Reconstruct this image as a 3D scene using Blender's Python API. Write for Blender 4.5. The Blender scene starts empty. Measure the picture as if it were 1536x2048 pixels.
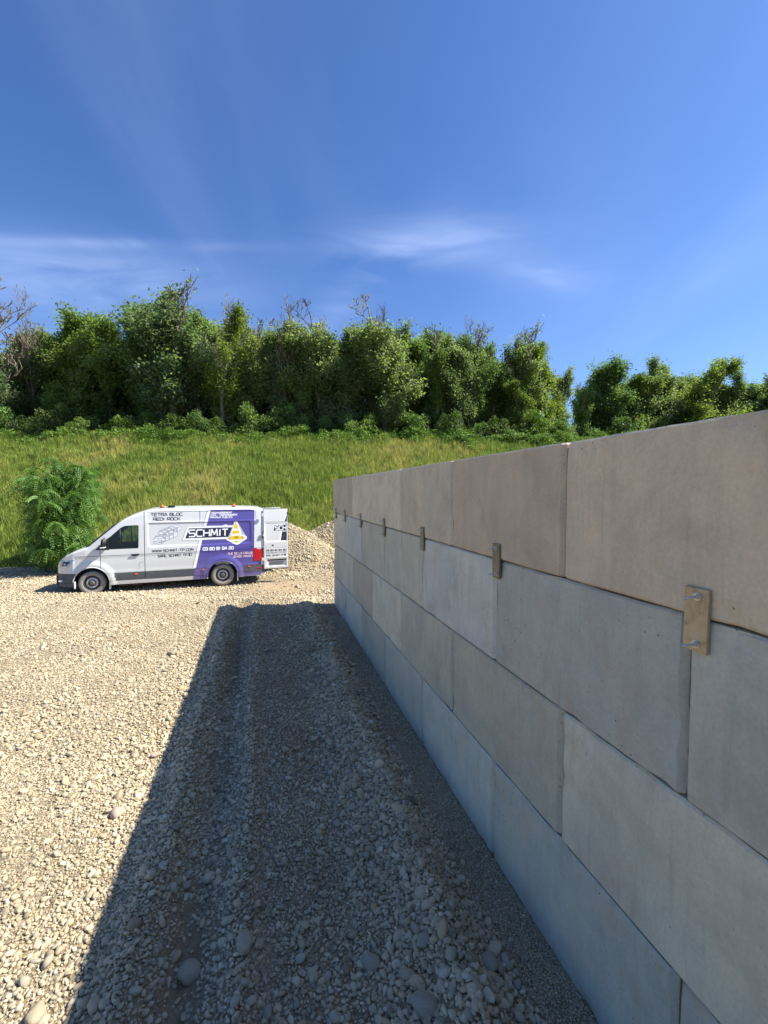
import bpy, bmesh, math, random
import numpy as np
from mathutils import Vector, Matrix, noise as mnoise

# ------------------------------------------------------------------ camera, sky, sun, exposure
scene = bpy.context.scene
col = scene.collection
R = math.radians
CAM_H = 2.86
cam_data = bpy.data.cameras.new('camera')
cam = bpy.data.objects.new('camera', cam_data); col.objects.link(cam)
cam.location = (0, 0, CAM_H)
cam.rotation_euler = (R(90 - 2.64), 0, 0)
cam_data.sensor_fit = 'VERTICAL'; cam_data.sensor_height = 36; cam_data.sensor_width = 27
cam_data.lens = 888 / 2048 * 36
cam_data.clip_start = 0.05; cam_data.clip_end = 3000
scene.camera = cam

SUN_EL, SUN_AZ = 47.6, 86.4          # azimuth from +Y towards +X
world = bpy.data.worlds.new('World'); scene.world = world; world.use_nodes = True
wn, wl = world.node_tree.nodes, world.node_tree.links
wn.clear()
w_out = wn.new('ShaderNodeOutputWorld'); w_bg = wn.new('ShaderNodeBackground')
sky = wn.new('ShaderNodeTexSky'); sky.sky_type = 'NISHITA'; sky.sun_disc = False
sky.sun_elevation = R(SUN_EL); sky.sun_rotation = R(SUN_AZ)
sky.air_density = 1.0; sky.dust_density = 1.0; sky.ozone_density = 3.0
w_bg.inputs['Strength'].default_value = 0.09
# thin cirrus: stretched noise on the sky directions, projected on a high flat layer
tc = wn.new('ShaderNodeTexCoord'); sep = wn.new('ShaderNodeSeparateXYZ'); wl.new(tc.outputs['Generated'], sep.inputs[0])
def wmath(op, a, b=None, c=None, clamp=False):
    n = wn.new('ShaderNodeMath'); n.operation = op; n.use_clamp = clamp
    for i, v in enumerate((a, b, c)):
        if v is None: continue
        if isinstance(v, (int, float)): n.inputs[i].default_value = v
        else: wl.new(v, n.inputs[i])
    return n.outputs[0]
zz = wmath('ADD', wmath('MAXIMUM', sep.outputs['Z'], 0.0), 0.12)
pxx = wmath('DIVIDE', sep.outputs['X'], zz); pyy = wmath('DIVIDE', sep.outputs['Y'], zz)
comb = wn.new('ShaderNodeCombineXYZ'); wl.new(pxx, comb.inputs[0]); wl.new(pyy, comb.inputs[1])
def wisp(rot, sc, nscale, lo, hi, seed):
    m = wn.new('ShaderNodeMapping'); wl.new(comb.outputs[0], m.inputs[0])
    m.inputs['Rotation'].default_value = (0, 0, R(rot)); m.inputs['Scale'].default_value = sc
    m.inputs['Location'].default_value = (seed, seed * .7, 0)
    n = wn.new('ShaderNodeTexNoise'); n.inputs['Scale'].default_value = nscale; n.inputs['Detail'].default_value = 7
    n.inputs['Roughness'].default_value = .55; n.inputs['Distortion'].default_value = .6
    wl.new(m.outputs[0], n.inputs['Vector'])
    r = wn.new('ShaderNodeMapRange'); r.interpolation_type = 'SMOOTHSTEP'
    r.inputs['From Min'].default_value = lo; r.inputs['From Max'].default_value = hi
    wl.new(n.outputs['Fac'], r.inputs['Value']); return r.outputs[0]
c1 = wisp(12, (1.0, .22, 1), 1.1, .50, .80, 3.1)
c2 = wisp(75, (.9, .25, 1), .8, .52, .78, 8.3)
c3 = wisp(-25, (.6, .3, 1), .5, .45, .75, 1.7)
yy_ = wmath('MAXIMUM', sep.outputs['Y'], .05); uu_ = wmath('DIVIDE', sep.outputs['X'], yy_); vv_ = wmath('DIVIDE', sep.outputs['Z'], yy_)
def puff(u, v, su, sv_, tilt, amp):
    a = wmath('SUBTRACT', uu_, u); b = wmath('SUBTRACT', wmath('SUBTRACT', vv_, v), wmath('MULTIPLY', a, tilt))
    q = wmath('ADD', wmath('POWER', wmath('ABSOLUTE', wmath('DIVIDE', a, su)), 2), wmath('POWER', wmath('ABSOLUTE', wmath('DIVIDE', b, sv_)), 2))
    return wmath('MULTIPLY', wmath('POWER', 2.718, wmath('MULTIPLY', q, -1)), amp)
cn = wn.new('ShaderNodeCombineXYZ'); wl.new(wmath('MULTIPLY', uu_, 2.2), cn.inputs[0]); wl.new(wmath('MULTIPLY', vv_, 9), cn.inputs[1])
pn = wn.new('ShaderNodeTexNoise'); pn.inputs['Scale'].default_value = 1.3; pn.inputs['Detail'].default_value = 6; pn.inputs['Distortion'].default_value = .8; wl.new(cn.outputs[0], pn.inputs['Vector'])
puffs = wmath('ADD', wmath('ADD', wmath('ADD', puff(.10, .545, .20, .05, .06, .26), puff(-.05, .45, .13, .05, .75, .16)), puff(-.68, .545, .34, .012, -.02, .13)), wmath('ADD', puff(.36, .47, .10, .04, -.05, .16), puff(-.72, .47, .32, .07, -.08, .25)))
pnr = wn.new('ShaderNodeMapRange'); pnr.inputs['From Min'].default_value = .3; pnr.inputs['From Max'].default_value = .65; wl.new(pn.outputs['Fac'], pnr.inputs['Value'])
puffs = wmath('MULTIPLY', puffs, pnr.outputs[0])
low = wmath('MULTIPLY', wmath('POWER', 2.718, wmath('MULTIPLY', wmath('POWER', wmath('ABSOLUTE', wmath('DIVIDE', sep.outputs['Z'], .30)), 2), -1)), .13)
cf = wmath('ADD', wmath('ADD', puffs, low), wmath('ADD', wmath('ADD', wmath('MULTIPLY', c1, .075), wmath('MULTIPLY', c2, .075)), wmath('MULTIPLY', c3, .06)), clamp=True)
tint = wn.new('ShaderNodeMix'); tint.data_type = 'RGBA'; tint.blend_type = 'MULTIPLY'; tint.inputs[0].default_value = 1
wl.new(sky.outputs[0], tint.inputs[6]); tint.inputs[7].default_value = (.45, .69, 1.05, 1)
mixc = wn.new('ShaderNodeMix'); mixc.data_type = 'RGBA'; wl.new(cf, mixc.inputs[0])
wl.new(tint.outputs[2], mixc.inputs[6]); mixc.inputs[7].default_value = (6.9, 8.0, 10.5, 1)
wl.new(mixc.outputs[2], w_bg.inputs['Color']); wl.new(w_bg.outputs[0], w_out.inputs[0])

sun_d = bpy.data.lights.new('sun', 'SUN'); sun_d.energy = 5.0; sun_d.angle = R(.5); sun_d.color = (1, .97, .90)
sun = bpy.data.objects.new('sun', sun_d); col.objects.link(sun)
sv = Vector((math.sin(R(SUN_AZ)) * math.cos(R(SUN_EL)), math.cos(R(SUN_AZ)) * math.cos(R(SUN_EL)), math.sin(R(SUN_EL))))
sun.rotation_euler = sv.to_track_quat('Z', 'Y').to_euler(); sun.location = sv * 60
vs = scene.view_settings; vs.view_transform = 'Standard'; vs.look = 'None'; vs.gamma = 1; vs.exposure = 0.95
try: vs.use_curve_mapping = False
except Exception: pass
scene.render.engine = 'CYCLES'
scene.cycles.max_bounces = 6; scene.cycles.transparent_max_bounces = 8

# ------------------------------------------------------------------ helpers
def tag(o, label=None, cat=None, group=None, kind=None):
    if label: o['label'] = label
    if cat: o['category'] = cat
    if group: o['group'] = group
    if kind: o['kind'] = kind
    return o
def empty(name, loc=(0, 0, 0), rz=0, parent=None):
    o = bpy.data.objects.new(name, None); col.objects.link(o)
    o.location = loc; o.rotation_euler = (0, 0, rz); o.parent = parent; o.empty_display_size = .2
    return o
def mesh_obj(name, verts, faces, mats, parent=None, smooth=False, mi=None):
    me = bpy.data.meshes.new(name); me.from_pydata([tuple(v) for v in verts], [], [tuple(f) for f in faces])
    if not isinstance(mats, (list, tuple)): mats = [mats]
    for m in mats: me.materials.append(m)
    if mi is not None: me.polygons.foreach_set('material_index', mi)
    if smooth: me.polygons.foreach_set('use_smooth', [True] * len(me.polygons))
    me.update()
    o = bpy.data.objects.new(name, me); col.objects.link(o); o.parent = parent
    return o
def bm_obj(name, bm, mats, parent=None, smooth=False):
    me = bpy.data.meshes.new(name); bm.to_mesh(me); bm.free()
    if not isinstance(mats, (list, tuple)): mats = [mats]
    for m in mats: me.materials.append(m)
    if smooth: me.polygons.foreach_set('use_smooth', [True] * len(me.polygons))
    o = bpy.data.objects.new(name, me); col.objects.link(o); o.parent = parent
    return o
def quads_mesh(name, V, mats, n=4):
    """V: (k,n,3) array of separate polygons"""
    k = len(V); me = bpy.data.meshes.new(name)
    me.vertices.add(k * n); me.vertices.foreach_set('co', np.asarray(V, dtype=np.float32).ravel())
    me.loops.add(k * n); me.loops.foreach_set('vertex_index', np.arange(k * n, dtype=np.int32))
    me.polygons.add(k); me.polygons.foreach_set('loop_start', np.arange(0, k * n, n, dtype=np.int32))
    try: me.polygons.foreach_set('loop_total', np.full(k, n, dtype=np.int32))
    except Exception: pass
    for m in (mats if isinstance(mats, (list, tuple)) else [mats]): me.materials.append(m)
    me.update(calc_edges=True); me.validate()
    return me
def box_bm(bm, lo, hi, mi=0, bevel=0):
    r = bmesh.ops.create_cube(bm, size=1)
    s = [(hi[i] - lo[i]) for i in range(3)]; c = [(hi[i] + lo[i]) / 2 for i in range(3)]
    for v in r['verts']: v.co = Vector((v.co.x * s[0] + c[0], v.co.y * s[1] + c[1], v.co.z * s[2] + c[2]))
    fs = set(f for v in r['verts'] for f in v.link_faces)
    for f in fs: f.material_index = mi
    if bevel: bmesh.ops.bevel(bm, geom=list(set(e for v in r['verts'] for e in v.link_edges)), offset=bevel, segments=2, affect='EDGES', clamp_overlap=True)
def box(name, lo, hi, mat, parent=None, bevel=0, smooth=False):
    bm = bmesh.new(); box_bm(bm, lo, hi, 0, bevel); return bm_obj(name, bm, mat, parent, smooth)
def tube_vf(pts, rad, sides, V, F, cap=True):
    """append a tapered tube to lists"""
    pts = [Vector(p) for p in pts]; b0 = len(V); n = len(pts)
    for i, p in enumerate(pts):
        d = (pts[min(i + 1, n - 1)] - pts[max(i - 1, 0)]); d = d.normalized() if d.length > 1e-9 else Vector((0, 0, 1))
        a = d.cross(Vector((.31, .95, .07))); a = a.normalized() if a.length > 1e-6 else Vector((1, 0, 0)); b = d.cross(a)
        r = rad[i] if hasattr(rad, '__len__') else rad
        for k in range(sides):
            t = 2 * math.pi * k / sides; V.append(p + a * (math.cos(t) * r) + b * (math.sin(t) * r))
    for i in range(n - 1):
        for k in range(sides):
            k2 = (k + 1) % sides
            F.append((b0 + i * sides + k, b0 + i * sides + k2, b0 + (i + 1) * sides + k2, b0 + (i + 1) * sides + k))
    if cap:
        F.append(tuple(b0 + k for k in range(sides))[::-1]); F.append(tuple(b0 + (n - 1) * sides + k for k in range(sides)))
def tube(name, pts, rad, mat, parent=None, sides=10, smooth=True):
    V, F = [], []; tube_vf(pts, rad, sides, V, F); return mesh_obj(name, V, F, mat, parent, smooth)
def lathe(name, prof, mat, parent=None, seg=40, axis='Y', loc=(0, 0, 0), smooth=True, closed=False):
    """prof: list of (r, h) along axis"""
    V, F = [], []
    for r, h in prof:
        for k in range(seg):
            t = 2 * math.pi * k / seg; c, s = math.cos(t) * r, math.sin(t) * r
            V.append({'Y': (c, h, s), 'Z': (c, s, h), 'X': (h, c, s)}[axis])
    n = len(prof); rng = n if closed else n - 1
    for i in range(rng):
        j = (i + 1) % n
        for k in range(seg):
            k2 = (k + 1) % seg; F.append((i * seg + k, i * seg + k2, j * seg + k2, j * seg + k))
    o = mesh_obj(name, [Vector(v) + Vector(loc) for v in V], F, mat, parent, smooth)
    bm = bmesh.new(); bm.from_mesh(o.data); bmesh.ops.remove_doubles(bm, verts=bm.verts, dist=1e-5); bmesh.ops.recalc_face_normals(bm, faces=bm.faces); bm.to_mesh(o.data); bm.free()
    return o

# numpy value noise
_rng = np.random.default_rng(11); _T = _rng.random((256, 256))
def vnoise(x, y, f=1.0, seed=0):
    x = np.asarray(x, float) * f + seed * 17.3; y = np.asarray(y, float) * f + seed * 9.1
    xi = np.floor(x).astype(int); yi = np.floor(y).astype(int); fx = x - xi; fy = y - yi
    fx = fx * fx * (3 - 2 * fx); fy = fy * fy * (3 - 2 * fy)
    a = _T[xi % 256, yi % 256]; b = _T[(xi + 1) % 256, yi % 256]; c = _T[xi % 256, (yi + 1) % 256]; d = _T[(xi + 1) % 256, (yi + 1) % 256]
    return (a * (1 - fx) + b * fx) * (1 - fy) + (c * (1 - fx) + d * fx) * fy
def fbm(x, y, f=1.0, seed=0, o=4):
    s = 0; a = .5
    for i in range(o): s = s + a * vnoise(x, y, f * 2 ** i, seed + i); a *= .5
    return s / (1 - .5 ** o)
def sstep(a, b, x):
    t = np.clip((np.asarray(x, float) - a) / (b - a), 0, 1); return t * t * (3 - 2 * t)

# ------------------------------------------------------------------ materials
def new_mat(name):
    m = bpy.data.materials.new(name); m.use_nodes = True
    return m, m.node_tree.nodes, m.node_tree.links, m.node_tree.nodes['Principled BSDF']
def simple(name, c, rough=.5, metal=0, noise=0, scale=20, spec=None, bump=0, coat=0):
    m, N, L, P = new_mat(name)
    P.inputs['Base Color'].default_value = (*c, 1); P.inputs['Roughness'].default_value = rough; P.inputs['Metallic'].default_value = metal
    if coat: P.inputs['Coat Weight'].default_value = coat; P.inputs['Coat Roughness'].default_value = .08
    if spec is not None: P.inputs['Specular IOR Level'].default_value = spec
    if noise or bump:
        t = N.new('ShaderNodeTexCoord'); n = N.new('ShaderNodeTexNoise'); n.inputs['Scale'].default_value = scale; n.inputs['Detail'].default_value = 5
        L.new(t.outputs['Object'], n.inputs['Vector'])
        r = N.new('ShaderNodeMapRange'); r.inputs['From Min'].default_value = .3; r.inputs['From Max'].default_value = .7
        r.inputs['To Min'].default_value = 1 - noise; r.inputs['To Max'].default_value = 1 + noise; L.new(n.outputs['Fac'], r.inputs['Value'])
        x = N.new('ShaderNodeMix'); x.data_type = 'RGBA'; x.blend_type = 'MULTIPLY'; x.inputs[0].default_value = 1; x.inputs[6].default_value = (*c, 1)
        L.new(r.outputs[0], x.inputs[7]); L.new(x.outputs[2], P.inputs['Base Color'])
        if bump:
            b = N.new('ShaderNodeBump'); b.inputs['Strength'].default_value = bump; b.inputs['Distance'].default_value = .01
            L.new(n.outputs['Fac'], b.inputs['Height']); L.new(b.outputs[0], P.inputs['Normal'])
    return m
def ramp(N, L, fac, stops, interp='LINEAR'):
    r = N.new('ShaderNodeValToRGB'); r.color_ramp.interpolation = interp
    while len(r.color_ramp.elements) < len(stops): r.color_ramp.elements.new(.5)
    for e, (p, c) in zip(r.color_ramp.elements, stops): e.position = p; e.color = (*c, 1)
    L.new(fac, r.inputs[0]); return r.outputs[0]
def mixn(N, L, fac, a, b, mode='MIX'):
    x = N.new('ShaderNodeMix'); x.data_type = 'RGBA'; x.blend_type = mode
    for i, v in ((0, fac), (6, a), (7, b)):
        if isinstance(v, (int, float)): x.inputs[i].default_value = v
        elif isinstance(v, tuple): x.inputs[i].default_value = (*v, 1)
        else: L.new(v, x.inputs[i])
    return x.outputs[2]
def noise_n(N, L, vec, scale, detail=4, rough=.55, dist=0):
    n = N.new('ShaderNodeTexNoise'); n.inputs['Scale'].default_value = scale; n.inputs['Detail'].default_value = detail
    n.inputs['Roughness'].default_value = rough; n.inputs['Distortion'].default_value = dist; L.new(vec, n.inputs['Vector']); return n.outputs['Fac']
def maprange(N, L, v, a, b, c=0, d=1):
    r = N.new('ShaderNodeMapRange'); r.inputs['From Min'].default_value = a; r.inputs['From Max'].default_value = b
    r.inputs['To Min'].default_value = c; r.inputs['To Max'].default_value = d; L.new(v, r.inputs['Value']); return r.outputs[0]

def ground_mat():
    m, N, L, P = new_mat('gravel_ground')
    t = N.new('ShaderNodeNewGeometry').outputs['Position']
    v1 = N.new('ShaderNodeTexVoronoi'); v1.inputs['Scale'].default_value = 46; L.new(t, v1.inputs['Vector'])
    v2 = N.new('ShaderNodeTexVoronoi'); v2.inputs['Scale'].default_value = 17; L.new(t, v2.inputs['Vector'])
    sp = N.new('ShaderNodeSeparateColor'); L.new(v1.outputs['Color'], sp.inputs[0])
    sp2 = N.new('ShaderNodeSeparateColor'); L.new(v2.outputs['Color'], sp2.inputs[0])
    stones = ramp(N, L, sp.outputs[0], [(0, (.28, .22, .13)), (.3, (.44, .36, .225)), (.6, (.54, .455, .30)), (.85, (.36, .32, .24)), (1, (.62, .545, .39))])
    big = ramp(N, L, sp2.outputs[0], [(0, (.78, .76, .74)), (1, (1.12, 1.1, 1.08))])
    c = mixn(N, L, 1.0, stones, big, 'MULTIPLY')
    sand = mixn(N, L, noise_n(N, L, t, 90, 3), (.40, .28, .155), (.52, .39, .235))
    big_n = noise_n(N, L, t, .32, 5, .6, .5)
    c = mixn(N, L, 1.0, c, (.76, .74, .71), 'MULTIPLY')
    f = maprange(N, L, big_n, .50, .68, 0.0, .7)
    at = N.new('ShaderNodeAttribute'); at.attribute_name = 'sand'
    fm = N.new('ShaderNodeMath'); fm.operation = 'MAXIMUM'; L.new(f, fm.inputs[0]); L.new(at.outputs['Fac'], fm.inputs[1])
    c = mixn(N, L, fm.outputs[0], c, sand)
    ar = N.new('ShaderNodeAttribute'); ar.attribute_name = 'rut'; c = mixn(N, L, ar.outputs['Fac'], c, mixn(N, L, noise_n(N, L, t, 60, 4), (.22, .155, .09), (.40, .30, .175)))
    gr = noise_n(N, L, t, 5, 4, .6)
    c = mixn(N, L, 1.0, c, ramp(N, L, gr, [(.3, (.82, .81, .80)), (.7, (1.08, 1.07, 1.05))]), 'MULTIPLY')
    L.new(c, P.inputs['Base Color']); P.inputs['Roughness'].default_value = .95; P.inputs['Specular IOR Level'].default_value = .2
    h = N.new('ShaderNodeMath'); h.operation = 'MULTIPLY_ADD'; L.new(v1.outputs['Distance'], h.inputs[0]); h.inputs[1].default_value = -1.0; L.new(noise_n(N, L, t, 120, 3), h.inputs[2])
    h2 = N.new('ShaderNodeMath'); h2.operation = 'MULTIPLY_ADD'; L.new(v2.outputs['Distance'], h2.inputs[0]); h2.inputs[1].default_value = -1.4; L.new(h.outputs[0], h2.inputs[2])
    b = N.new('ShaderNodeBump'); b.inputs['Strength'].default_value = .8; b.inputs['Distance'].default_value = .014
    L.new(h2.outputs[0], b.inputs['Height']); L.new(b.outputs[0], P.inputs['Normal'])
    return m
def pebble_mat():
    m, N, L, P = new_mat('pebble_stone')
    oi = N.new('ShaderNodeObjectInfo')
    c = ramp(N, L, oi.outputs['Random'], [(0, (.20, .16, .105)), (.18, (.45, .37, .235)), (.42, (.54, .455, .30)), (.60, (.33, .295, .22)), (.72, (.62, .53, .36)), (.88, (.47, .34, .19)), (.95, (.70, .62, .45)), (1, (.30, .29, .25))])
    tn = noise_n(N, L, oi.outputs['Location'], .7, 3)
    c = mixn(N, L, 1.0, c, ramp(N, L, tn, [(.35, (.86, .84, .83)), (.65, (1.08, 1.06, 1.02))]), 'MULTIPLY')
    t = N.new('ShaderNodeNewGeometry').outputs['Position']
    c = mixn(N, L, maprange(N, L, noise_n(N, L, t, 70, 4), .4, .7, 0, .45), c, (.42, .34, .22))
    L.new(c, P.inputs['Base Color']); P.inputs['Roughness'].default_value = .85; P.inputs['Specular IOR Level'].default_value = .3
    b = N.new('ShaderNodeBump'); b.inputs['Strength'].default_value = .35; b.inputs['Distance'].default_value = .004
    L.new(noise_n(N, L, t, 160, 3), b.inputs['Height']); L.new(b.outputs[0], P.inputs['Normal'])
    return m
def concrete_mat():
    m, N, L, P = new_mat('cast_concrete')
    tcn = N.new('ShaderNodeTexCoord').outputs['Object']; oi = N.new('ShaderNodeObjectInfo')
    off = N.new('ShaderNodeVectorMath'); off.operation = 'SCALE'; off.inputs[0].default_value = (37, 91, 53); L.new(oi.outputs['Random'], off.inputs['Scale'])
    ad = N.new('ShaderNodeVectorMath'); ad.operation = 'ADD'; L.new(tcn, ad.inputs[0]); L.new(off.outputs[0], ad.inputs[1]); t = ad.outputs[0]
    mp = N.new('ShaderNodeMapping'); mp.inputs['Scale'].default_value = (1, 2.2, .35); L.new(t, mp.inputs[0])
    blot = noise_n(N, L, t, 2.1, 9, .68, .5); st = noise_n(N, L, mp.outputs[0], 6, 6, .6, .3); fine = noise_n(N, L, t, 60, 4, .6)
    c = mixn(N, L, 1.0, oi.outputs['Color'], ramp(N, L, blot, [(.28, (.78, .80, .82)), (.5, (1, 1, 1)), (.72, (1.18, 1.12, 1.04))]), 'MULTIPLY')
    c = mixn(N, L, .5, c, ramp(N, L, st, [(.3, (.86, .86, .86)), (.65, (1.08, 1.08, 1.08))]), 'MULTIPLY')
    c = mixn(N, L, .6, c, ramp(N, L, fine, [(.32, (.86, .86, .86)), (.66, (1.09, 1.09, 1.09))]), 'MULTIPLY')
    # tan rust-like mottling
    mt = noise_n(N, L, t, 3.2, 8, .7, .4)
    c = mixn(N, L, maprange(N, L, mt, .50, .72, 0, .5), c, (.46, .33, .22))
    mp2 = N.new('ShaderNodeMapping'); mp2.inputs['Scale'].default_value = (1, 9, .8); L.new(t, mp2.inputs[0])
    c = mixn(N, L, maprange(N, L, noise_n(N, L, mp2.outputs[0], 1.8, 5, .6, .2), .60, .76, 0, .26), c, (.16, .15, .13))
    # pale scuffs
    sc = noise_n(N, L, t, 9, 9, .75, 1.2)
    c = mixn(N, L, maprange(N, L, sc, .60, .72, 0, .5), c, (.62, .61, .57))
    # pits: dark dots
    v = N.new('ShaderNodeTexVoronoi'); v.inputs['Scale'].default_value = 34; v.inputs['Randomness'].default_value = 1; dv = N.new('ShaderNodeTexNoise'); dv.inputs['Scale'].default_value = 30; L.new(t, dv.inputs['Vector']); dva = N.new('ShaderNodeVectorMath'); dva.operation = 'MULTIPLY_ADD'; L.new(dv.outputs['Color'], dva.inputs[0]); dva.inputs[1].default_value = (.03, .03, .03); L.new(t, dva.inputs[2]); L.new(dva.outputs[0], v.inputs['Vector'])
    pth = maprange(N, L, noise_n(N, L, t, 2.3, 3), .40, .72, .05, .21)
    pm = N.new('ShaderNodeMath'); pm.operation = 'LESS_THAN'; L.new(v.outputs['Distance'], pm.inputs[0]); L.new(pth, pm.inputs[1])
    sp = N.new('ShaderNodeSeparateColor'); L.new(v.outputs['Color'], sp.inputs[0])
    pk = N.new('ShaderNodeMath'); pk.operation = 'GREATER_THAN'; L.new(sp.outputs[0], pk.inputs[0]); pk.inputs[1].default_value = .62
    pz = N.new('ShaderNodeMath'); pz.operation = 'MULTIPLY'; L.new(pm.outputs[0], pz.inputs[0]); L.new(pk.outputs[0], pz.inputs[1])
    pf = N.new('ShaderNodeMath'); pf.operation = 'MULTIPLY'; L.new(pz.outputs[0], pf.inputs[0]); pf.inputs[1].default_value = .75
    c = mixn(N, L, pf.outputs[0], c, (.08, .075, .07))
    L.new(c, P.inputs['Base Color']); P.inputs['Roughness'].default_value = .8; P.inputs['Specular IOR Level'].default_value = .3
    hs = N.new('ShaderNodeMath'); hs.operation = 'MULTIPLY_ADD'; L.new(pz.outputs[0], hs.inputs[0]); hs.inputs[1].default_value = -2.0; L.new(mixn(N, L, .5, fine, st), hs.inputs[2])
    b = N.new('ShaderNodeBump'); b.inputs['Strength'].default_value = .5; b.inputs['Distance'].default_value = .008
    L.new(hs.outputs[0], b.inputs['Height']); L.new(b.outputs[0], P.inputs['Normal'])
    return m
def leaf_mat(name, a, b, c2, trans=.55, nscale=.5):
    m, N, L, P = new_mat(name)
    pos = N.new('ShaderNodeNewGeometry'); oi = N.new('ShaderNodeObjectInfo')
    n1 = noise_n(N, L, pos.outputs['Position'], nscale, 3, .6); n2 = noise_n(N, L, pos.outputs['Position'], 6, 2)
    cc = ramp(N, L, n1, [(.3, a), (.5, b), (.72, c2)])
    cc = mixn(N, L, 1.0, cc, ramp(N, L, n2, [(.3, (.65, .7, .7)), (.7, (1.3, 1.25, 1.15))]), 'MULTIPLY')
    cc = mixn(N, L, 1.0, cc, ramp(N, L, oi.outputs['Random'], [(0, (.80, .88, .95)), (.5, (1.02, 1.02, 1.0)), (1, (1.15, 1.12, .92))]), 'MULTIPLY')
    L.new(cc, P.inputs['Base Color']); P.inputs['Roughness'].default_value = .55; P.inputs['Specular IOR Level'].default_value = .35
    tr = N.new('ShaderNodeBsdfTranslucent'); L.new(mixn(N, L, 1.0, cc, (1.4, 1.5, .75), 'MULTIPLY'), tr.inputs['Color'])
    ms = N.new('ShaderNodeMixShader'); ms.inputs[0].default_value = trans; L.new(P.outputs[0], ms.inputs[1]); L.new(tr.outputs[0], ms.inputs[2])
    L.new(ms.outputs[0], N['Material Output'].inputs['Surface'])
    return m

M = {}
M['ground'] = ground_mat(); M['pebble'] = pebble_mat(); M['concrete'] = concrete_mat()
M['soil'] = simple('bank_soil', (.20, .215, .06), .95, noise=.3, scale=3)
M['bark'] = simple('grey_bark', (.17, .145, .115), .9, noise=.35, scale=6, bump=.5)
M['deadwood'] = simple('dead_wood', (.21, .17, .12), .9, noise=.25, scale=6)
M['leaf_a'] = leaf_mat('leaf_mid_green', (.095, .155, .045), (.145, .215, .065), (.20, .27, .10))
M['leaf_b'] = leaf_mat('leaf_grey_green', (.125, .175, .072), (.185, .24, .11), (.26, .31, .165))
M['leaf_c'] = leaf_mat('leaf_warm_green', (.11, .16, .032), (.165, .22, .05), (.22, .265, .075))
M['ivy'] = leaf_mat('ivy_leaf', (.06, .10, .022), (.09, .14, .034), (.13, .18, .05), .4)
M['bramble'] = leaf_mat('bramble_leaf', (.08, .15, .022), (.13, .215, .036), (.18, .28, .055), .3, 1.5)
M['bush'] = leaf_mat('robinia_leaf', (.085, .17, .035), (.13, .24, .055), (.19, .32, .09), .3, 1.2)
def grass_mat():
    m, N, L, P = new_mat('meadow_grass')
    oi = N.new('ShaderNodeObjectInfo')
    n1 = noise_n(N, L, oi.outputs['Location'], .16, 5, .65, .6)
    c = ramp(N, L, n1, [(.32, (.15, .24, .04)), (.49, (.27, .34, .065)), (.62, (.40, .40, .11)), (.78, (.48, .43, .18))])
    c = mixn(N, L, 1.0, c, ramp(N, L, oi.outputs['Random'], [(0, (.62, .72, .6)), (.6, (1.05, 1.02, 1)), (1, (1.45, 1.3, 1.2))]), 'MULTIPLY')
    L.new(c, P.inputs['Base Color']); P.inputs['Roughness'].default_value = .6; P.inputs['Specular IOR Level'].default_value = .25
    tr = N.new('ShaderNodeBsdfTranslucent'); L.new(c, tr.inputs['Color'])
    ms = N.new('ShaderNodeMixShader'); ms.inputs[0].default_value = .35; L.new(P.outputs[0], ms.inputs[1]); L.new(tr.outputs[0], ms.inputs[2])
    L.new(ms.outputs[0], N['Material Output'].inputs['Surface']); return m
M['grass'] = grass_mat()

# ------------------------------------------------------------------ ground
TH = R(15.25); CT, ST = math.cos(TH), math.sin(TH)     # the wall's run: u = (-ST, CT); its normal n = (CT, ST)
def to_wall(x, y): return x * CT + y * ST, -x * ST + y * CT        # -> l (sideways), s (along)
def from_wall(l, s): return l * CT - s * ST, l * ST + s * CT
def ground_h(x, y):
    x = np.asarray(x, float); y = np.asarray(y, float); l, s = to_wall(x, y)
    h = -0.20 * sstep(10.9, 13.2, y + .08 * x)
    near = (1 - sstep(9.5, 12.5, y)) * sstep(-2.2, -1.2, l) * (1 - sstep(1.5, 1.7, l))
    lw = l + .10 * (vnoise(s, s * 0, .7, 3) - .5)
    g = lambda c, w: np.exp(-((lw - c) / w) ** 2)
    amp = .6 + .8 * vnoise(s, l, .9, 5)
    rel = .15 * g(1.08, .17) - .15 * g(-.50, .14) + .11 * g(-.16, .10) + .09 * g(-.80, .12) - .05 * g(.50, .2) + .02 * g(.15, .1)
    h = h + rel * amp * near
    h = h + (fbm(x, y, 1.1, 2, 4) - .5) * .07 * (1 - sstep(1.3, 1.5, l) * (1 - sstep(11, 12, s)))
    h = h + (fbm(x, y, .25, 7, 3) - .5) * .12 * sstep(4, 9, np.hypot(x - 0, y - 0)) * (1 - np.exp(-((l - 1.7) / 1.0) ** 2))
    h = h + .10 * np.exp(-((x + 3.3) ** 2 / 3 + (y - 11.9) ** 2 / .15)) * .5
    return h
def rut_mask(X, Y):
    l, s = to_wall(X, Y); lw = l + .10 * (vnoise(s, s * 0, .7, 3) - .5)
    r = np.exp(-((lw + .50) / .16) ** 2) + .8 * np.exp(-((lw - .78) / .16) ** 2) * vnoise(s, l * 0, .6, 77) + .6 * np.exp(-((lw - .08) / .12) ** 2) * vnoise(s, l * 0, .5, 33)
    return r * (Y < 11.5) * sstep(.25, .55, vnoise(s, l * 0, .8, 12)) * (.6 + .6 * vnoise(X, Y, 4, 9))
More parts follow.
